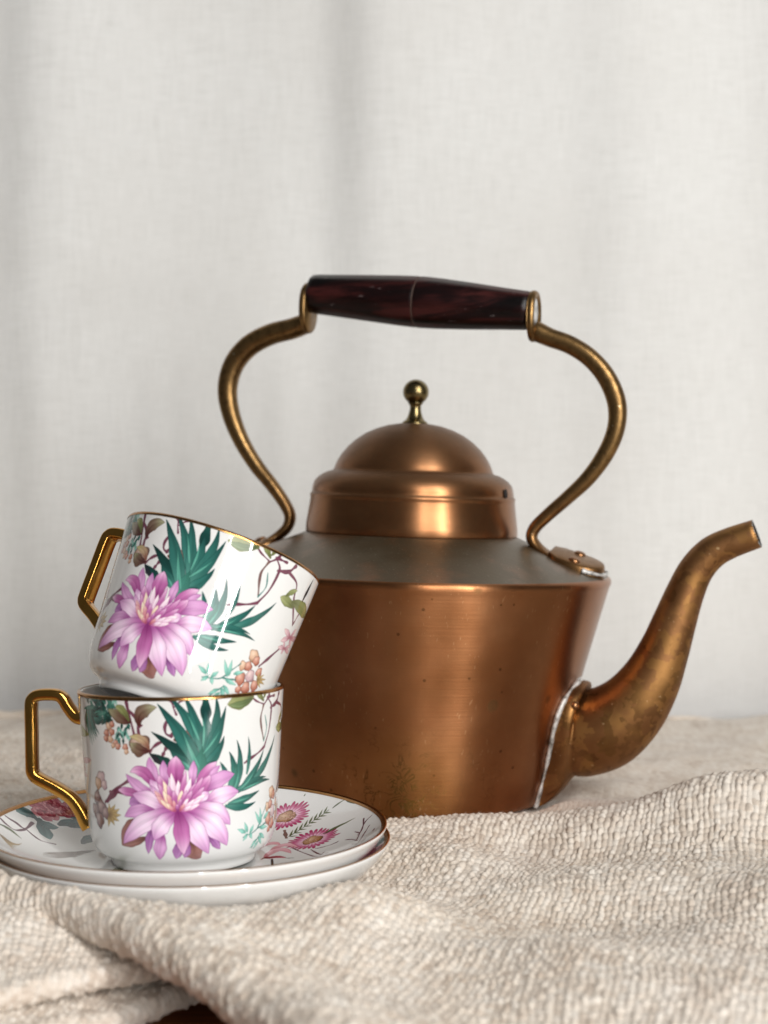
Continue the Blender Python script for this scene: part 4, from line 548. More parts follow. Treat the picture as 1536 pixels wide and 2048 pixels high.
def paint(W, Hh, ppm, ox, oy, items, seed=1):
    rs = np.random.RandomState(seed)
    img = np.empty((Hh, W, 3))
    img[:] = (.885, .883, .873)

    def window(x0, x1, y0, y1):
        a, b = max(0, int(x0)), min(W, int(x1) + 2)
        c, d = max(0, int(y0)), min(Hh, int(y1) + 2)
        if a >= b or c >= d:
            return None
        gx, gy = np.meshgrid(np.arange(a, b) + .5, np.arange(c, d) + .5)
        return a, b, c, d, gx, gy

    for it in items:
        pal, w = it[0], it[1] * ppm
        P = np.array(it[2:], float).reshape(-1, 2)
        P = np.c_[(P[:, 0] - ox) * ppm, (P[:, 1] - oy) * ppm]
        if pal.startswith('ball_'):
            c0 = PAL[pal[5:]]
            c0 = np.array(c0 if not isinstance(c0[0], tuple) else c0[1])
            cx, cy = P[0]
            q = window(cx - 1.2 * w, cx + 1.2 * w, cy - 1.2 * w, cy + 1.2 * w)
            if q is None:
                continue
            a, b, c, d, gx, gy = q
            an = np.arctan2(gy - cy, gx - cx)
            rr = np.hypot(gx - cx, gy - cy) / (w * (1 + .08 * np.sin(3 * an + rs.rand() * 6) + .07 * np.sin(5 * an + rs.rand() * 6)))
            al = np.clip((1 - rr) * w + .5, 0, 1)[..., None]
            li = np.clip(1 - np.hypot(gx - cx + .3 * w, gy - cy - .3 * w) / (1.3 * w), 0, 1)[..., None]
            sw = (.5 + .5 * np.sin(7 * rr + 2 * an + rs.rand() * 6))[..., None]
            col = c0 * (.74 + .14 * sw) * (1 - li) + (c0 * .45 + .55 * np.array((1, .95, .88))) * li
            col = col * (1 - .35 * sst(.8, 1, rr)[..., None])
            img[c:d, a:b] = img[c:d, a:b] * (1 - al) + col * al
            continue
        stroke = pal.startswith('s_')
        pn = pal[2:] if stroke else pal
        c0, c1, c2, ce, kind = PAL[pn]
        c0, c1, c2, ce = (np.array(z) for z in (c0, c1, c2, ce))
        if stroke:
            Q = spline(P, 8) if len(P) > 2 else np.linspace(P[0], P[1], 8)
        else:
            t = np.linspace(0, 1, 30)[:, None]
            Q = (1 - t) ** 2 * P[0] + 2 * t * (1 - t) * P[1] + t * t * P[2]
        q = window(Q[:, 0].min() - w - 2, Q[:, 0].max() + w + 2, Q[:, 1].min() - w - 2, Q[:, 1].max() + w + 2)
        if q is None:
            continue
        a, b, c, d, gx, gy = q
        best = np.full(gx.shape, 1e18)
        tt = np.zeros(gx.shape)
        sg = np.zeros(gx.shape)
        nseg = len(Q) - 1
        for i in range(nseg):
            A, B = Q[i], Q[i + 1]
            dx, dy = B - A
            L2 = dx * dx + dy * dy + 1e-9
            u = np.clip(((gx - A[0]) * dx + (gy - A[1]) * dy) / L2, 0, 1)
            ex, ey = gx - A[0] - u * dx, gy - A[1] - u * dy
            ds = ex * ex + ey * ey
            k = ds < best
            best[k] = ds[k]
            tt[k] = ((i + u) / nseg)[k]
            sg[k] = np.sign(dx * ey - dy * ex)[k]
        dist = np.sqrt(best)
        if kind == 's' or stroke:
            pr = .75 + .25 * np.sin(tt * 9 + rs.rand() * 6)
        elif kind == 'd':
            pr = .55 + .45 * np.sqrt(np.clip(1 - ((tt - .6) / .45) ** 2, 0, 1)) * (tt < .97)
        elif kind == 'l':
            pr = np.where(tt < .4, .45 + .55 * np.sin(tt / .4 * np.pi / 2), np.clip((1 - tt) / .6, 0, 1) ** .85)
        else:
            pr = np.where(tt < .55, .32 + .68 * np.sin(tt / .55 * np.pi / 2), np.clip(1 - ((tt - .55) / .45) ** 2, 0, 1) ** 1.0)
        ww = w * pr * (1 + .05 * np.sin(tt * 17 + rs.rand() * 6 + sg))
        al = np.clip(ww - dist + .5, 0, 1)[..., None]
        s = np.clip(dist / np.maximum(ww, .3), 0, 1)
        T = tt[..., None]
        col = np.where(T < .5, c0 + (c1 - c0) * sst(0, .5, T), c1 + (c2 - c1) * sst(.5, 1, T))
        ph = rs.rand() * 6
        if kind in 'pl' and not stroke:
            vein = np.sin(s * sg * (9 if kind == 'p' else 5) + ph + tt * 2) * .5 + np.sin(s * sg * 23 + ph * 2) * .3
            col = col * (1 + .055 * vein[..., None])
            if kind == 'p':
                col = col + (.06 * np.exp(-((s * sg - .35) / .3) ** 2) * sst(.2, .6, tt))[..., None]
                col = col - (.07 * np.exp(-(s / .12) ** 2) * (1 - sst(.3, .75, tt)))[..., None]
            else:
                col = col * (1 + (.10 * (sg > 0))[..., None])
        px = np.clip((dist - ww + .20 * ppm) / (.14 * ppm), 0, 1)[..., None] * (.92 if w > .5 * ppm else .35)
        col = col * (1 - px) + ce * px
        img[c:d, a:b] = img[c:d, a:b] * (1 - al) + np.clip(col, 0, 1) * al
    g_ = img.mean(2, keepdims=True)
    img = g_ + (img - g_) * .86
    img += rs.randn(Hh, W, 1) * .006
    return np.clip(img, 0, 1)


def make_image(name, arr):
    h, w = arr.shape[:2]
    im = bpy.data.images.new(name, w, h)
    buf = np.ones((h, w, 4), np.float32)
    buf[..., :3] = arr
    im.pixels.foreach_set(buf.ravel())
    im.update()
    im.pack()
    return im


PPM = 9
GIRTH = 2 * math.pi * 39.5
CUP_H = 68.0
rep = [(it[0], it[1], *[v + (GIRTH / 2 + 4 if k % 2 == 0 else 0) for k, v in enumerate(it[2:])]) for it in CUP_PRINT]
wrap = [(it[0], it[1], *[v - (GIRTH if k % 2 == 0 else 0) for k, v in enumerate(it[2:])]) for it in rep]
cup_arr = paint(int(GIRTH * PPM), int(CUP_H * PPM), PPM, -GIRTH / 2, 0, rep + wrap + CUP_PRINT)
sau_arr = paint(int(160 * 8), int(160 * 8), 8, -80, -80, SAUCER_PRINT, 2)
IMG_CUP = make_image('cup_flower_print', cup_arr)
IMG_SAU = make_image('saucer_flower_print', sau_arr)

M_CUP = mat_porcelain('printed_porcelain', IMG_CUP)
M_SAU = mat_porcelain('printed_saucer_porcelain', IMG_SAU)
M_WHITE = mat_porcelain('white_porcelain')
M_GILT = mat_gilt()
M_RIM = mat_simple('worn_gilt_line', (.40, .20, .07), 1.0, .22, 300)
M_BODY = mat_copper_body()
M_LID = mat_copper_lid()
M_DUST = mat_dusty()
M_SPOUT = mat_spout()
M_ARM = mat_brass('tarnished_bronze', (.175, .102, .040), (.31, .185, .074), .34)
M_KNOB = mat_knob()
M_WOOD = mat_wood()
M_SOLDER = mat_solder()
M_RIVET = mat_simple('copper_rivet', (.30, .15, .07), 1.0, .34, 300)
M_DARK = mat_simple('painted_hole_shade', (.012, .008, .006), 0.0, .8)  # near-black colour painted in for the shade inside openings
M_LIME = mat_simple('grey_lime_scale', (.36, .37, .36), .3, .5, 800, .6, .6)
M_THROW = mat_throw()
M_CURTAIN = mat_curtain()
M_TABLE = mat_table()

# ------------------------------------------------------------------ setting: table, curtain
tb = 0.018
o = mesh_obj('wooden_table', [(-.75, .22, -.050), (.75, .22, -.050), (.75, 1.055, -.050), (-.75, 1.055, -.050),
                              (-.75, .22, -.024), (.75, .22, -.024), (.75, 1.055, -.024), (-.75, 1.055, -.024)],
             [(3, 2, 1, 0), (4, 5, 6, 7), (0, 1, 5, 4), (1, 2, 6, 5), (2, 3, 7, 6), (3, 0, 4, 7)], M_TABLE, smooth=False)
tag(o, 'reddish brown wooden tabletop glimpsed in shade below the folded cloth', 'table')


def curtain():
    nx, nz = 420, 60
    x = np.linspace(-1.0, 1.0, nx)
    z = np.linspace(-.35, 1.25, nz)
    X, Z = np.meshgrid(x, z)
    # broad, uneven pleats: each term turns a strip of cloth towards (+) or away from (-) the window
    bends = [(-.185, .055, .20), (-.026, .020, -.30), (.055, .055, .13), (.150, .022, -.16), (.225, .045, .17), (-.262, .020, -.32), (.30, .03, -.2), (.40, .05, .2), (.52, .04, -.25),
             (.64, .06, .2), (.80, .05, -.2), (.92, .05, .1), (-.36, .05, .22), (-.47, .03, -.3), (-.58, .05, .22), (-.70, .04, -.25), (-.84, .06, .2)]
    g = np.linspace(-1, 1, 2001)
    sl = np.zeros_like(g)
    for c_, w_, a_ in bends:
        sl += 1.35 * a_ * np.exp(-((g - c_) / w_) ** 2)
    prof = -np.cumsum(sl) * (g[1] - g[0])
    prof -= np.linspace(prof[0], prof[-1], len(g))
    F = np.interp(X + .022 * (Z - .3) * np.sin(X * 9), g, prof) * (.55 + .45 * sst(.05, .45, Z)) + .0022 * vnoise(X * 11, Z * 1.5, 17) + .0010 * vnoise(X * 26, Z * 5, 18)
    Y = 1.090 - F + .004 * vnoise(X * 9, Z * 4, 5)
    V = np.stack([X, Y, Z], -1).reshape(-1, 3)
    i, j = np.meshgrid(np.arange(nz - 1), np.arange(nx - 1), indexing='ij')
    a = (i * nx + j).ravel()
    Fc = np.stack([a, a + 1, a + nx + 1, a + nx], 1).tolist()
    o = mesh_obj('linen_curtain', V, Fc, M_CURTAIN)
    so = o.modifiers.new('thickness', 'SOLIDIFY')
    so.thickness = .0012
    so.offset = 1
    tag(o, 'pale grey linen curtain with soft pleats hanging behind the kettle', 'curtain')


curtain()

# ------------------------------------------------------------------ the woven throw
SAUCER_C = (-.078, .609)
KETTLE_C = (.010, .810)


def edge_y(x):
    xs = [-.7, -.26, -.2, -.135, -.109, -.088, -.063, -.0436, -.02, .01, .06, .3, .7]
    ys = [.60, .585, .570, .546, .530, .509, .483, .459, .426, .388, .350, .29, .25]
    g = np.linspace(-.7, .7, 1401)
    v = np.interp(g, xs, ys)
    k = np.hanning(21)
    k /= k.sum()
    v = np.convolve(np.pad(v, 10, 'edge'), k, 'valid')
    return np.interp(x, g, v)


def throw_height(x, y):
    z = np.zeros_like(x)
    # roll of cloth in front of the saucers and along the turned edge
    d0 = np.hypot(x - SAUCER_C[0], y - SAUCER_C[1])
    front = sst(.02, -.03, y - SAUCER_C[1] + .02) * (1 - sst(-.02, .045, x))
    hump = (.0160 + .0070 * sst(-.04, -.13, x)) * np.where(d0 > .088, np.exp(-((d0 - .088) / .050) ** 2), np.exp(-((d0 - .088) / .02) ** 2)) * front
    t = y - edge_y(x)
    lip = .0165 * np.exp(-(np.maximum(t, 0) / .05) ** 2) * sst(.085, .115, d0) * (1 - sst(-.02, .10, x))
    z += (hump ** 4 + lip ** 4) ** .25
    # ridge right of the kettle
    yr = .70 - .12 * (x - .08)
    z += .018 * sst(.045, .19, x) * np.where(y > yr, np.exp(-((y - yr) / .050) ** 2), np.exp(-((y - yr) / .13) ** 2))
    z += .007 * sst(-.01, .05, x) * np.exp(-((y - .700) / .028) ** 2)
    # long soft creases in front
    u = y + .30 * x
    z += .0045 * sst(0, .07, x) * np.sin((u - .60) * 62 + 2.2 * vnoise(x * 9, y * 9, 11)) * (1 - sst(.66, .72, y))
    z += .0045 * vnoise(x * 13 + 3, y * 16, 7) * (1 - sst(.70, .80, y)) + .0022 * vnoise(x * 34, y * 38, 8)
    z += .004 * vnoise(x * 6 + 9, y * 6 + 2, 21) * sst(.8, .95, y)
    # pressed flat below the things that stand on it
    d = np.hypot(x - SAUCER_C[0] - .003, y - SAUCER_C[1] + .003)
    under = -.0012 + .022 * np.clip((d - .045) / .034, 0, 3) ** 1.3
    z = np.minimum(z, np.where(d < .082, np.minimum(under, .016), 1))
    dk = np.hypot(x - KETTLE_C[0], y - KETTLE_C[1])
    flat = -.0035 - .03 * (x - KETTLE_C[0])
    z = flat * (1 - sst(.074, .094, dk)) + z * sst(.074, .094, dk)
    return z


def weave(P, N, a, b, amp, seed, pa=.0026, pb=.0034):
    """push a woven relief out of the surface; a, b are cloth coordinates in metres"""
    a = a + .0016 * vnoise(a * 42, b * 42, seed) + .0006 * vnoise(a * 230, b * 230, seed + 1)
    b = b + .0016 * vnoise(a * 42 + 40, b * 42, seed + 2) + .0011 * vnoise(a * 230 + 9, b * 230, seed + 3)
    A, B = a / pa, b / pb
    rs = np.random.RandomState(seed)
    T = rs.rand(512)
    cell = rs.rand(256, 256)
    i, j = np.floor(A).astype(int), np.floor(B).astype(int)
    fa, fb = A - i - .5, B - j - .5
    par = (i + j) & 1
    ya, yb = T[i & 511], T[(j + 200) & 511]
    sa = np.where(i & 1, -1.0, 1.0)
    sb = np.where(j & 1, -1.0, 1.0)
    fuzz = .10 * vnoise(A * 2.7, B * 2.7, seed + 4)
    zw = np.sqrt(np.clip(1 - (fa * 2 / (.84 + .34 * ya)) ** 2, 0, 1)) * (.85 + .3 * ya) + .75 * sa * np.cos(np.pi * (B - .5))
    zf = np.sqrt(np.clip(1 - (fb * 2 / (.84 + .34 * yb)) ** 2, 0, 1)) * (.85 + .3 * yb) - .75 * sb * np.cos(np.pi * (A - .5))
    yarn = np.where(zw > zf, ya, yb)
    h = (np.maximum(zw, zf) * (.50 + .85 * cell[i & 255, j & 255]) * (1 + .25 * vnoise(a * 60, b * 60, seed + 8)) + fuzz) * .62
    tint = np.clip(.52 + .46 * (cell[(i + 77) & 255, j & 255] - .5) + .40 * (yarn - .5) + .22 * vnoise(a * 90, b * 90, seed + 6) + np.where(zw > zf, .04, -.05), 0, 1)
    return P + N * (h * amp)[..., None], tint


def cloth(name, P, a, b, amp, seed, parent=None, pa=.0026, pb=.0034):
    ny, nx = P.shape[:2]
    du = np.gradient(P, axis=1)
    dv = np.gradient(P, axis=0)
    N = np.cross(du, dv)
    N /= np.linalg.norm(N, axis=2)[..., None] + 1e-12
    Q, tint = weave(P, N, a, b, amp, seed, pa, pb)
    me = bpy.data.meshes.new(name)
    V = Q.reshape(-1, 3).astype(np.float32)
    ii, jj = np.meshgrid(np.arange(ny - 1), np.arange(nx - 1), indexing='ij')
    k = (ii * nx + jj).ravel()
    Fc = np.stack([k, k + 1, k + nx + 1, k + nx], 1).astype(np.int32)
    me.vertices.add(len(V))
    me.vertices.foreach_set('co', V.ravel())
    me.loops.add(Fc.size)
    me.loops.foreach_set('vertex_index', Fc.ravel())
    me.polygons.add(len(Fc))
    me.polygons.foreach_set('loop_start', np.arange(0, Fc.size, 4, dtype=np.int32))
    me.polygons.foreach_set('loop_total', np.full(len(Fc), 4, np.int32))
    me.polygons.foreach_set('use_smooth', np.ones(len(Fc), bool))
    me.update(calc_edges=True)
    ca = me.attributes.new('yarn', 'FLOAT_COLOR', 'POINT')
    c = np.ones((len(V), 4), np.float32)
    c[:, :3] = tint.reshape(-1, 1)
    ca.data.foreach_set('color', c.ravel())
    me.materials.append(M_THROW)
    o = bpy.data.objects.new(name, me)
    return link(o, parent)


def rolled(xs, ts, ey, zf, r):
    """sheet y = edge + t with its front edge (t < 0) rolled under with radius r"""
    X, Tt = np.meshgrid(xs, ts)
    E = ey(X)
    tp = np.maximum(Tt, 0)
    Y = E + tp
    Z = zf(X, Y)
    ang = np.clip(-Tt / r, 0, math.pi * .93)
    ext = np.maximum(-Tt / r - math.pi * .93, 0) * r
    slope = np.gradient(ey(xs), xs)[None, :]
    nl = np.sqrt(1 + slope ** 2)
    out = r * np.sin(ang)
    back = ext
    Yo = Y + (-out + back) / nl
    Xo = X - (-out + back) * slope / nl
    Zo = Z - r + r * np.cos(ang)
    m = np.minimum(Tt, 0)
    return np.stack([Xo, Yo, Zo], -1), X - m * slope / nl, Y + m / nl


rot = R(-17)


def cloth_ab(x, y, th):
    return x * math.cos(th) + y * math.sin(th), -x * math.sin(th) + y * math.cos(th)


xs = np.concatenate([np.linspace(-.7, -.27, 60, endpoint=False), np.arange(-.27, -.20, .0008), np.arange(-.20, .20, .00040), np.arange(.20, .27, .0008), np.linspace(.27, .7, 60)])
tsa = np.arange(-.030, .335, .00056)
n2 = 150
g = np.geomspace(.0006, .0085, n2)
tsb = tsa[-1] + np.cumsum(g) * ((1.04 - .28 - tsa[-1]) / g.sum())
ts = np.concatenate([tsa, tsb])
P, xx, yy = rolled(xs, ts, edge_y, throw_height, .0065)
P[..., 1] = np.minimum(P[..., 1], 1.047 + .004 * vnoise(P[..., 0] * 20, P[..., 0] * 0 + 3, 4))
a_, b_ = cloth_ab(xx, yy, rot)
step = np.gradient(ts)
fade = np.clip(1 - (step - .0009) / .0016, 0, 1)[:, None] * np.ones_like(xx)
throw = cloth('woven_throw', P, a_, b_, .00135 * fade.clip(.2), 31)
tag(throw, 'cream chunky woven throw rumpled over the table below everything', 'throw')


def edge2(x):
    return np.interp(x, [-.40, -.1208, -.107, -.0929, -.078, -.06, .05], [.43, .4878, .497, .507, .5145, .53, .58]) + .0016 * np.sin(x * 150)


def below(x, y, z, gap):
    """keep a folded layer under the sheet that lies on it"""
    top = throw_height(x, y) - gap
    k = sst(-.006, .012, y - edge_y(x))
    return np.where(k > 0, np.minimum(z, top * k + np.maximum(z, top) * (1 - k)), z)


def z2(x, y):
    t = y - edge2(x)
    z = .0015 + .013 * sst(-.004, .045, t) + .0016 * vnoise(x * 30, y * 30, 14)
    return below(x, y, z, .0055)


def edge3(x):
    return np.interp(x, [-.40, -.12, -.09, -.0757, -.0678, -.0598, 0, .05], [.40, .474, .498, .513, .523, .536, .58, .61]) + .0016 * np.sin(x * 170 + 1)


def z3(x, y):
    z = -.0090 + .003 * sst(0, .03, y - edge3(x)) + .001 * vnoise(x * 34, y * 34, 15)
    return below(x, y, np.minimum(z, z2(x, y) - .0065), .0125)


xs2 = np.concatenate([np.arange(-.30, -.16, .001), np.arange(-.16, .01, .0004)])
for ey, zf, r, sd, th, tmax in ((edge2, z2, .0034, 41, R(4), .075), (edge3, z3, .0034, 51, R(-14), .075)):
    ts2 = np.arange(-.022, tmax, .00045)
    P, xx, yy = rolled(xs2, ts2, ey, zf, r)
    a_, b_ = cloth_ab(xx, yy, th)
    cloth('folded_layer', P, a_, b_, .0012, sd, throw, .0023, .0026)


def fuzz(src, count, seed):
    """loose fibres standing off the yarns, all in one joined part"""
    me = src.data
    n = len(me.vertices)
    co = np.empty(n * 3, np.float32)
    no = np.empty(n * 3, np.float32)
    me.vertices.foreach_get('co', co)
    me.vertex_normals.foreach_get('vector', no)
    co, no = co.reshape(-1, 3), no.reshape(-1, 3)
    rs = np.random.RandomState(seed)
    ok = np.where((co[:, 1] < .80) & (np.abs(co[:, 0]) < .24) & (no[:, 2] > -.2) & (np.hypot(co[:, 0] - SAUCER_C[0], co[:, 1] - SAUCER_C[1]) > .084)
                  & (np.hypot(co[:, 0] - KETTLE_C[0], co[:, 1] - KETTLE_C[1]) > .088))[0]
    pick = ok[rs.randint(0, len(ok), count)]
    V, Fc = [], []
    for p, q in zip(co[pick], no[pick]):
        d = rs.randn(3)
        d -= q * (d @ q)
        d /= np.linalg.norm(d) + 1e-9
        ln_ = .0012 + .0022 * rs.rand()
        s = np.cross(d, q) * .00004
        curl = rs.randn() * .35
        base = len(V)
        for t in (0, .33, .66, 1):
            c = p + q * (.0002 + .0007 * math.sin(t * 2.6) * (.4 + rs.rand() * .1)) + (d * t + np.cross(d, q) * curl * t * t) * ln_
            V += [c - s * (1 - .7 * t), c + s * (1 - .7 * t)]
        Fc += [(base + 2 * k, base + 2 * k + 1, base + 2 * k + 3, base + 2 * k + 2) for k in range(3)]
    m = NT('loose_fibre')
    m.set(Base_Color=(.80, .72, .62), Roughness=.8)
    o = mesh_obj('loose_fibres', V, Fc, m.m, throw)
    o['kind'] = 'stuff'


fuzz(throw, 15000, 77)

# ------------------------------------------------------------------ cups and saucers
def cup_profile():
    out = [(.0001, .0030), (.020, .0030), (.0252, .0026), (.0262, .0005), (.0270, .0), (.0280, .0004), (.0283, .0018), (.0286, .0032),
           (.0298, .0041), (.0321, .0050), (.0340, .0066), (.0354, .0090), (.0363, .0120), (.0369, .0155)]
    for k in range(1, 13):
        f = k / 12
        out.append((.0368 + .0036 * f, .0155 + (.0668 - .0155) * f))
    n_out = len(out)
    out += [(.0404, .0676), (.0399, .0680), (.0392, .0678), (.0387, .0670)]
    for k in range(1, 11):
        f = k / 10
        out.append((.0386 - .0034 * f, .066 - .050 * f))
    out += [(.0345, .0115), (.0325, .0085), (.029, .0066), (.022, .0058), (.010, .0056), (.0001, .0056)]
    return out, n_out


CP, CN = cup_profile()
NS = 128
V, Fc, idx = lathe(CP, NS)
uv, fm = [], []
for (k, i), f in zip(idx, Fc):
    u0, u1 = i / NS, (i + 1) / NS
    v0, v1 = CP[k][1] / .068, CP[k + 1][1] / .068
    for u, v in ((u0, v0), (u1, v0), (u1, v1), (u0, v1)):
        uv.append(((u + .5), v))
    fm.append(0 if 9 <= k < CN - 1 else 1)


def catm(pts, m):
    return spline(pts, m)


def handle_path():
    # cup-local millimetres: distance out from the axis, height
    P = [(38.0, 56.5), (41.5, 57.0), (44.5, 60.5), (47.0, 64.5), (50.0, 65.8), (56.0, 65.8), (58.6, 64.5), (59.4, 61.5), (59.4, 50), (59.4, 38), (59.0, 35.0), (57.0, 32.8),
         (50.0, 29.0), (44.5, 25.2), (41.0, 20.8), (38.6, 16.2), (37.0, 13.5)]
    Q = spline(P, 6) / 1000
    return Q


def make_cup(mat, label):
    root = empty('teacup', mat, label, 'teacup', 'flowered teacups in a stack')
    me = None
    b = mesh_obj('bowl', V, Fc, None, root, uv=uv, mats=[M_CUP, M_WHITE], fmat=fm)
    # gilt line on the lip
    pr = [(.04052, .0668), (.04056, .0674), (.0402, .06805), (.0396, .06818), (.0393, .0681)]
    v2, f2, _ = lathe(pr, NS)
    mesh_obj('gilt_rim', v2, f2, M_RIM, root)
    Q = handle_path()
    path = np.c_[-Q[:, 0], np.zeros(len(Q)), Q[:, 1]]
    t = np.linspace(0, 1, len(Q))
    ra = .0024 + .0006 * np.exp(-((t - 1) / .10) ** 2) + .0005 * np.exp(-(t / .06) ** 2)
    rb = .0038 + .0008 * np.exp(-((t - 1) / .10) ** 2) + .0006 * np.exp(-(t / .06) ** 2)
    v3, f3 = sweep(path, ra, rb, 32, power=3.6)
    mesh_obj('handle', v3, f3, M_GILT, root)
    return root


CUP1 = Matrix.Translation((-.079, .609, .0123)) @ Matrix.Rotation(R(-1.0), 4, 'Y') @ Matrix.Rotation(R(2.0), 4, 'X').inverted()
cup1 = make_cup(CUP1, 'lower white porcelain teacup standing upright on the saucers, gold handle and pink dahlia')


def tilt(right, back, yaw):
    ax = Vector((math.sin(right) * math.cos(back), math.sin(back), math.cos(right) * math.cos(back)))
    return Vector((0, 0, 1)).rotation_difference(ax).to_matrix().to_4x4() @ Matrix.Rotation(yaw, 4, 'Z')


cup2 = cup1.copy()
COL.objects.link(cup2)
for ch in list(cup1.children):
    c = ch.copy()
    COL.objects.link(c)
    c.parent = cup2
    if c.name.startswith('handle'):
        c.rotation_euler = (0, 0, R(-5))
cup2.matrix_world = Matrix.Translation((-.0853, .606, .0714)) @ tilt(R(18.5), R(15.5), R(-25))
cup2['label'] = 'upper white porcelain teacup leaning tilted inside the mouth of the lower cup'


def saucer_profile():
    top = [(.0001, .0062), (.020, .0062), (.0285, .0062), (.0305, .0068), (.0325, .0064), (.040, .0068), (.050, .0082), (.060, .0112), (.068, .0148), (.0745, .0184), (.0775, .0206)]
    lip = [(.0784, .0212), (.0789, .0209), (.0789, .0202)]
    low = [(.0782, .0188), (.0765, .0160), (.073, .0118), (.067, .0075), (.058, .0045), (.048, .0030), (.0455, .0022), (.0448, .0003), (.0438, .0), (.0428, .0004), (.0420, .0022), (.030, .0030), (.0001, .0030)]
    return top + lip + low, len(top)


SP, SN = saucer_profile()
Vs, Fs, ids = lathe(SP, 160)
uvs, fms = [], []
for (k, i), f in zip(ids, Fs):
    for vi in f:
        x, y, z = Vs[vi]
        uvs.append((x / .160 + .5, y / .160 + .5))
    fms.append(0 if k < SN - 1 else 1)
Fs = [f[::-1] for f in Fs]
uvs = [uvs[4 * (q // 4) + 3 - q % 4] for q in range(len(uvs))]


def make_saucer(mat, label):
    root = empty('saucer', mat, label, 'saucer', 'flowered saucers in a stack')
    mesh_obj('dish', Vs, Fs, None, root, uv=uvs, mats=[M_SAU, M_WHITE], fmat=fms)
    pr = [(.0768, .02025), (.0776, .02085), (.07842, .02140), (.0790, .0211)]
    v2, f2, _ = lathe(pr, 160)
    mesh_obj('gilt_rim', v2, f2, M_RIM, root)
    return root


sa = make_saucer(Matrix.Translation((-.078, .609, .0061)) @ Matrix.Rotation(R(.4), 4, 'Y'), 'upper white flowered saucer directly below the lower teacup')
sb = sa.copy()
COL.objects.link(sb)
for ch in list(sa.children):
    c = ch.copy()
    COL.objects.link(c)
    c.parent = sb
sb.matrix_world = Matrix.Translation((-.0768, .6082, .0011)) @ Matrix.Rotation(R(.5), 4, 'Y') @ Matrix.Rotation(R(200), 4, 'Z')
sb['label'] = 'bottom saucer of the pair, mostly hidden, resting on the cream throw'

# ------------------------------------------------------------------ the kettle
KM = Matrix.Translation((.0101, .810, -.0013)) @ Matrix.Rotation(R(1.8), 4, 'Y') @ Matrix.Rotation(R(-18), 4, 'Z')
kettle = empty('copper_kettle', KM, 'large old copper kettle with dark wooden grip and curved spout, behind the cups', 'kettle')

body_prof = [(.0001, .0012), (.066, .0012), (.0725, .0005), (.0742, .0012), (.0748, .0035)]
for k in range(1, 15):
    f = k / 14
    body_prof.append((.0748 + (.1028 - .0748) * f, .0035 + (.1085 - .0035) * f))
body_prof += [(.1034, .1108), (.1041, .1123), (.1044, .1138), (.1041, .1150), (.1034, .1158), (.1024, .1162)]
v, f, _ = lathe(body_prof, 160, wob=.0007, seed=3)
mesh_obj('body', v, f, M_BODY, kettle)
sh = [(.1025, .11615), (.1015, .1165), (.098, .1176), (.085, .1226), (.070, .1285), (.058, .1333), (.0555, .1345), (.0525, .1352), (.0515, .138), (.0505, .138), (.0500, .130), (.0001, .128)]
v, f, _ = lathe(sh, 128, wob=.0010, seed=3)
mesh_obj('shoulder', v, f, M_DUST, kettle)

lz = .1352
lid_prof = [(.0535, -.0005), (.0550, -.0006), (.0553, .0002), (.0551, .004), (.0541, .011), (.0534, .0165), (.0534, .0177), (.05365, .0184), (.0535, .0191), (.0530, .0198), (.0526, .0204),
            (.0526, .0216), (.0523, .0232), (.0516, .0256), (.0498, .0278), (.0474, .0296), (.0446, .0310), (.0428, .0314), (.0419, .0318), (.0414, .0326), (.0410, .0340), (.0398, .0368), (.0378, .0402), (.0346, .0442), (.0305, .0480),
            (.0255, .0514), (.020, .0540), (.014, .0559), (.008, .0569), (.0001, .0573)]
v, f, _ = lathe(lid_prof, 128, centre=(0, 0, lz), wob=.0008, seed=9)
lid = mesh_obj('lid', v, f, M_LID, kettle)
kn = [(.0001, .0562), (.0066, .0564), (.0068, .0572), (.0062, .0580), (.0050, .0588), (.0040, .0604), (.0032, .0630), (.0029, .0650), (.0030, .0665), (.0036, .0672), (.0040, .0676), (.0037, .0682)]
for k in range(0, 13):
    t = -1.0 + k / 12 * (math.pi / 2 + 1.0)
    kn.append((max(.0001, .0068 * math.cos(t)), .0735 + .0066 * math.sin(t)))
v, f, _ = lathe(kn, 48, centre=(0, 0, lz))
mesh_obj('knob', v, f, M_KNOB, lid)


def disc_on(centre, normal, rx, rz, h, name, mat, parent, dome=True, n=20, up=(0, 0, 1)):
    """a small domed (or dished) disc seated on a surface"""
    nrm = Vector(normal).normalized()
    a = Vector(up).cross(nrm).normalized()
    b = nrm.cross(a)
    c = Vector(centre)
    V, Fc = [], []
    rings = [(1.0, -.6), (1.0, 0), (.93, .42), (.75, .72), (.45, .93), (.12, 1.0)] if dome else [(1.0, -.6), (1.0, .6), (.86, 1.0), (.74, .4), (.70, -.5), (.1, -.6)]
    for s, hh in rings:
        for i in range(n):
            t = 2 * math.pi * i / n
            V.append(c + a * (rx * s * math.cos(t)) + b * (rz * s * math.sin(t)) + nrm * (h * hh))
    for k in range(len(rings) - 1):
        for i in range(n):
            j = (i + 1) % n
            Fc.append((k * n + i, k * n + j, (k + 1) * n + j, (k + 1) * n + i))
    Fc.append(tuple((len(rings) - 1) * n + i for i in range(n)))
    return mesh_obj(name, V, Fc, mat, parent)


th = R(62 + 18)
disc_on((.0530 * math.sin(th), -.0530 * math.cos(th), lz + .0222), (math.sin(th), -math.cos(th), .12), .0019, .0024, .0004, 'vent_hole_shade_disc', M_DARK, lid)  # solid dark disc on the lid, painting the shade of a vent hole

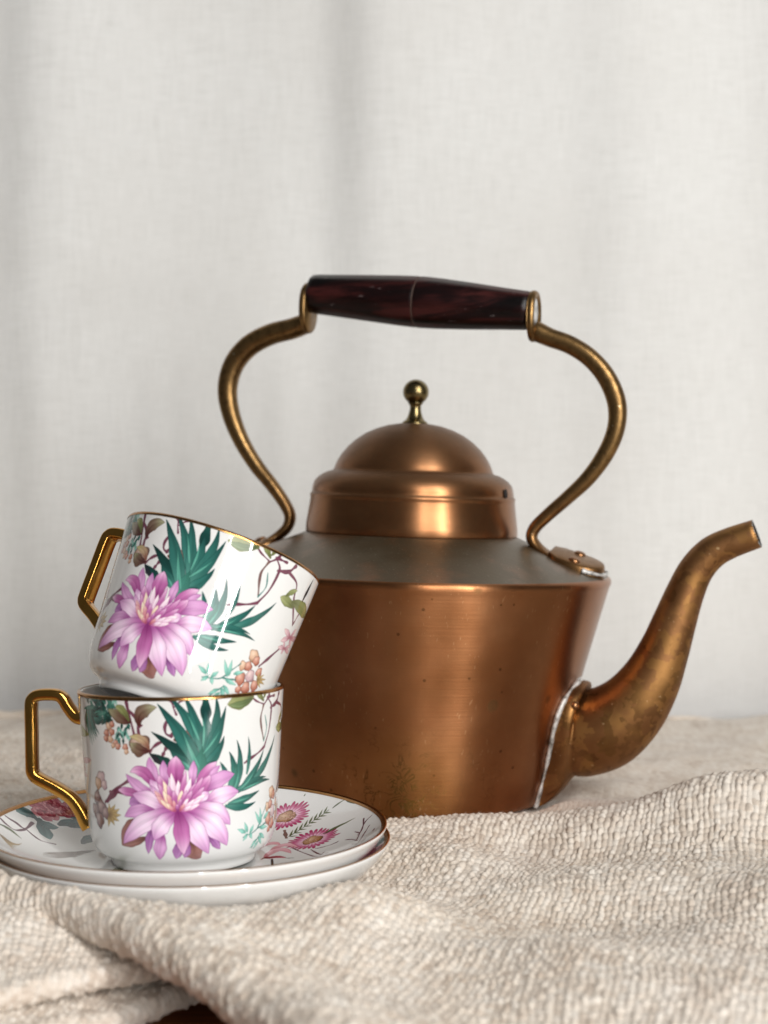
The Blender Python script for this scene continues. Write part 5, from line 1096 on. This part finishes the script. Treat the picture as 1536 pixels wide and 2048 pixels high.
# handle: two bronze arms, each with its foot plate, rivets and end plate, and the grip between them
ARM_R = [(62.2, 241.0, 5.0, 5.6), (64.5, 239.7, 5.1, 5.9), (70.2, 237.2, 4.8, 5.6), (80.6, 233.5, 4.7, 5.2), (91.0, 227.0, 4.7, 5.0), (99.7, 217.3, 4.8, 5.0), (105.2, 204.8, 4.8, 5.0), (105.4, 192.3, 4.5, 4.8),
         (100.8, 179.6, 4.3, 4.5), (92.3, 166.8, 3.9, 4.2), (82.0, 156.4, 3.5, 4.0), (72.0, 147.1, 3.3, 3.8), (65.6, 140.2, 3.1, 3.8), (64.4, 134.6, 2.9, 4.2), (69.0, 129.3, 2.5, 5.5), (75.4, 126.0, 1.9, 8.2), (82.5, 123.6, 1.4, 9.8)]
ARM_L = [(-62.2, 244.4, 5.2, 6.2), (-64.5, 243.6, 5.4, 6.2), (-71.0, 241.4, 5.6, 6.0), (-83.0, 238.4, 5.7, 5.8), (-95.0, 232.2, 5.8, 5.6), (-103.5, 222.4, 5.6, 5.4), (-106.9, 209.7, 5.3, 5.2), (-104.7, 196.1, 4.9, 4.9), (-98.1, 181.4, 4.3, 4.5),
         (-88.9, 168.1, 3.9, 4.2), (-78.9, 157.1, 3.5, 4.0), (-71.4, 147.6, 3.2, 3.8), (-68.3, 141.3, 3.0, 3.8), (-69.6, 135.4, 2.7, 4.2), (-74.5, 130.5, 2.4, 5.5), (-80.0, 127.0, 1.9, 8.2), (-86.0, 124.0, 1.4, 9.8)]
CONE = lambda r: .1162 + (.1020 - r) * .392


def make_arm(rows, s, pc, ph):
    S = spline(rows, 6) / 1000
    v, f = sweep(np.c_[S[:, 0], np.zeros(len(S)), S[:, 1]], S[:, 2], S[:, 3], 28, power=2.25)
    arm = mesh_obj('handle_arm', v, f, M_ARM, kettle)
    # foot plate lying on the cone of the shoulder
    out = []
    x0, x1, hw = .0745, .0900, .0122
    pr_ = .17 * s
    lift = lambda X, Y: .0016 + pr_ * Y * s + .10 * max(0, X - .078)
    for i in range(25):
        t = -math.pi / 2 + math.pi * i / 24
        out.append((x1 + hw * .98 * math.cos(t), hw * math.sin(t)))
    out += [(x0 + .004, hw * .99), (x0, hw * .6), (x0, -hw * .6), (x0 + .004, -hw * .99)]
    n = len(out)
    cx = sum(p[0] for p in out) / n
    V, Fc = [], []
    for sc, dz in ((1.0, -.0012), (1.0, .0013), (.965, .0021), (.91, .0024), (.5, .0025)):
        for (x, y) in out:
            X, Y = cx + (x - cx) * sc, y * sc
            V.append((s * X, Y, CONE(X) + dz + lift(X, Y) - .0008 * abs(Y / hw) ** 2 - (.0022 if dz < 0 else 0)))
    for k in range(4):
        for i in range(n):
            j = (i + 1) % n
            q = (k * n + i, k * n + j, (k + 1) * n + j, (k + 1) * n + i)
            Fc.append(q if s > 0 else q[::-1])
    Fc.append(tuple(4 * n + i for i in range(n)))
    mesh_obj('foot_plate', V, Fc, M_ARM, arm)
    for y in (-.0072, .0072):
        disc_on((s * .0880, y, CONE(.0880) + .0022 + lift(.088, y)), (s * .30, -.17, .93), .0031, .0031, .0014, 'rivet', M_RIVET, arm, up=(0, 1, 0))
    # a smear of white solder at the plate's outer end
    sp_ = [(s * (x1 + (hw + .0006) * math.cos(t)), (hw + .0006) * math.sin(t), CONE(x1 + hw * math.cos(t)) + .0002 + .5 * lift(x1 + hw * math.cos(t), hw * math.sin(t))) for t in np.linspace(-1.35, .5, 40)]
    rr = .0011 + .0007 * vnoise(np.arange(40) * .17, np.zeros(40) + .5, 6) + .0002 * vnoise(np.arange(40) * .8, np.zeros(40) + .5, 7)
    v, f = sweep(sp_, rr, rr, 8, side=(0, 0, 1))
    mesh_obj('solder_smear', v, f, M_SOLDER, arm)
    # upright end plate that carries the grip: an eye with a raised rim
    ex = s * .0612
    prof = [(1.0, -.0014), (1.04, -.0006), (1.04, .0010), (.98, .0020), (.86, .0022), (.76, .0014), (.70, .0004), (.2, .0002)]
    n = 40
    V, Fc = [], []
    for sc, dx in prof:
        for i in range(n):
            t = 2 * math.pi * i / n
            V.append((ex + s * dx, .0098 * sc * math.cos(t), pc + ph * sc * math.copysign(abs(math.sin(t)) ** .85, math.sin(t))))
    for k in range(len(prof) - 1):
        for i in range(n):
            j = (i + 1) % n
            q = (k * n + i, k * n + j, (k + 1) * n + j, (k + 1) * n + i)
            Fc.append(q if s > 0 else q[::-1])
    Fc.append(tuple(i for i in range(n)))
    Fc.append(tuple((len(prof) - 1) * n + i for i in range(n)))
    mesh_obj('end_plate', V, Fc, M_ARM, arm)
    disc_on((ex + s * .0008, 0, pc + .0025), (s, 0, 0), .0048, .0068, .0010, 'pin_head', M_SOLDER, arm)
    return arm


make_arm(ARM_R, 1, .2480, .0126)
make_arm(ARM_L, -1, .2525, .0130)

g0, g1 = np.array((-.0600, 0, .2602)), np.array((.0597, 0, .2508))
GP = [(0, .0), (0, 8.6), (.006, 9.9), (.03, 10.3), (.12, 10.9), (.25, 11.8), (.40, 12.8), (.485, 13.15), (.495, 13.1), (.5, 12.7), (.505, 13.1), (.515, 13.2), (.60, 12.9), (.75, 11.8), (.88, 10.6), (.97, 9.9), (.994, 9.6), (1, 8.4), (1, 0)]
path, rr = [], []
ax = g1 - g0
ln = np.linalg.norm(ax)
ax /= ln
bz = np.array((0, 1, 0))
bn = np.cross(ax, bz)
V, Fc = [], []
n = 48
for k, (t, r) in enumerate(GP):
    for i in range(n):
        a = 2 * math.pi * i / n
        r2 = max(r, .01) / 1000 * (1 + .018 * math.cos(8 * a) + .006 * math.sin(3 * a + t * 5))
        V.append(g0 + ax * ln * t + bn * (r2 * math.cos(a)) + bz * (r2 * math.sin(a)))
for k in range(len(GP) - 1):
    for i in range(n):
        j = (i + 1) % n
        Fc.append((k * n + i, k * n + j, (k + 1) * n + j, (k + 1) * n + i))
grip = mesh_obj('grip', V, Fc, M_WOOD, kettle)
ring = [g0 + ax * ln * .5 + bn * (.01305 * math.cos(a)) + bz * (.01305 * math.sin(a)) for a in np.linspace(0, 2 * math.pi, 49)]
v, f = sweep(ring, np.full(49, .00022), np.full(49, .00022), 6, side=tuple(ax), caps=False)
mesh_obj('seam_ring', v, f, mat_simple('old_glue_line', (.10, .06, .045), 0, .6), grip)

# spout: a flange that wraps the body, flowing into the tapering swan neck
FL = [(64.5, 0), (63.6, 4), (61, 8.2), (56, 11.8), (49, 13.6), (40, 13.4), (30, 12.0), (18, 10.4), (8, 9.5), (.6, 9.2)]
FS = spline(FL, 6)
outline = [(z, -p) for z, p in FS] + [(.6, -9.2 + 18.4 * i / 12) for i in range(1, 12)] + [(z, p) for z, p in FS[::-1]][:-1]
WALL = lambda z: .0748 + (.1028 - .0748) * (z - .0035) / .105


def on_wall(z, deg, off):
    r = WALL(z / 1000) + off
    return np.array((r * math.cos(R(deg)), r * math.sin(R(deg)), z / 1000))


SPT = [(90.5, 37.6, 21.5, 17.5), (95.1, 38.0, 22.0, 18.2), (106.3, 42.2, 20.9, 18.6), (117.8, 52.4, 18.0, 17.2), (126.8, 66.4, 15.0, 14.9), (133.2, 82.3, 12.4, 12.6), (138.0, 97.5, 10.7, 10.9), (142.5, 111.4, 9.4, 9.6),
       (147.4, 122.8, 8.6, 8.8), (154.4, 131.5, 8.1, 8.2), (163.4, 136.9, 7.6, 7.7), (175.9, 142.0, 7.1, 7.2)]
SS = spline(SPT, 6) / 1000
SPp = np.c_[SS[:, 0], np.zeros(len(SS)), SS[:, 1]]
NSP = len(outline)
Tn = np.gradient(SPp, axis=0)
Tn /= np.linalg.norm(Tn, axis=1)[:, None]
cz = np.mean([z for z, p in outline]) / 1000 + .004
angs = []
for z, p in outline:
    w = on_wall(z, p, 0)
    angs.append(math.atan2(w[1] / 17.5, (z / 1000 - cz) / 31.0))
angs = np.unwrap(np.array(angs))
# even the angles out along the outline so that the neck is regular
reg = np.linspace(angs[0], angs[0] + math.copysign(2 * math.pi, angs[-1] - angs[0]), NSP, endpoint=False)
rings = []


def neck_ring(k, an, scale=1.0, shift=0.0):
    N = np.array((-Tn[k][2], 0, Tn[k][0]))
    c = SPp[k] + Tn[k] * shift
    return np.array([c + N * SS[k, 2] * scale * math.cos(a) + np.array((0, 1, 0)) * SS[k, 3] * scale * math.sin(a) for a in an])


r0 = np.array([on_wall(z, p, .0002) for z, p in outline])
r1 = np.array([on_wall(z, p, .0019) for z, p in outline])
A0 = neck_ring(2, angs)
rings.append(r0)
rings.append(r1)
for kf, bulge in ((.06, .0024), (.16, .0034), (.30, .0036), (.48, .0030), (.66, .0018), (.84, .0006)):
    base = r1 * (1 - kf) + A0 * kf
    rad = base.copy()
    rad[:, 2] = 0
    rad /= np.linalg.norm(rad, axis=1)[:, None]
    rings.append(base + rad * bulge * (.55 + .45 * (np.array([z for z, p in outline]) > 6))[:, None])
last = len(SS) - 1
for k in range(2, last + 1):
    f_ = min(1, (k - 2) / 14)
    rings.append(neck_ring(k, angs * (1 - f_) + reg * f_))
# lip and hollow, the inside coloured near-black for its shade
lipn = random.Random(5)
rings[-1] = rings[-1] + Tn[last] * np.array([lipn.uniform(-.0003, .0004) for _ in range(NSP)])[:, None]
rings.append(neck_ring(last, reg, .90, .0001))
nlip = len(rings)
for k in (last - 2, last - 6, last - 14):
    rings.append(neck_ring(k, reg, .84))
V = np.vstack(rings)
Fc, fmx = [], []
for k in range(len(rings) - 1):
    for i in range(NSP):
        j = (i + 1) % NSP
        Fc.append((k * NSP + i, k * NSP + j, (k + 1) * NSP + j, (k + 1) * NSP + i))
        fmx.append(0 if k < nlip - 2 else (1 if k == nlip - 2 else 2))
Fc.append(tuple((len(rings) - 1) * NSP + i for i in range(NSP)))
fmx.append(2)
if angs[-1] > angs[0]:
    Fc = [q[::-1] for q in Fc]
spout = mesh_obj('spout', V, Fc, None, kettle, mats=[M_SPOUT, M_LIME, M_DARK], fmat=fmx)
m_ = 2
zz = np.array([on_wall(z, p, .0009) for z, p in outline])
nseam = len(FS)


def seam(points, name, seed):
    k = len(points)
    q = np.arange(k)
    rr = .00100 + .00055 * vnoise(q * .07, q * 0 + seed, 3) + .00018 * vnoise(q * .21, q * 0 + seed, 4)
    pts = np.array(points)
    pts[:, 1] += .0005 * vnoise(q * .10, q * 0 + seed + 9, 5)
    v, f = sweep(pts, rr, rr * 1.7, 12, side=(0, 1, .2))
    return mesh_obj(name, v, f, M_SOLDER, spout)


fine = spline([on_wall(z, -p - .25, .0006) for z, p in FL], 14)
seam(fine, 'solder_seam', 1)
fine = spline([on_wall(z, p + .25, .0006) for z, p in FL], 14)
seam(fine, 'solder_seam', 2)
for sgn in (-1, 1):
    q = min(range(NSP), key=lambda i: abs(outline[i][0] - 55.5) + 5 * (outline[i][1] * sgn < 0))
    c = rings[3][q] * .5 + rings[4][q] * .5
    disc_on(c, (c[0] * .8, sgn * .075, .012), .0022, .0022, .0018, 'rivet', M_RIVET, spout)
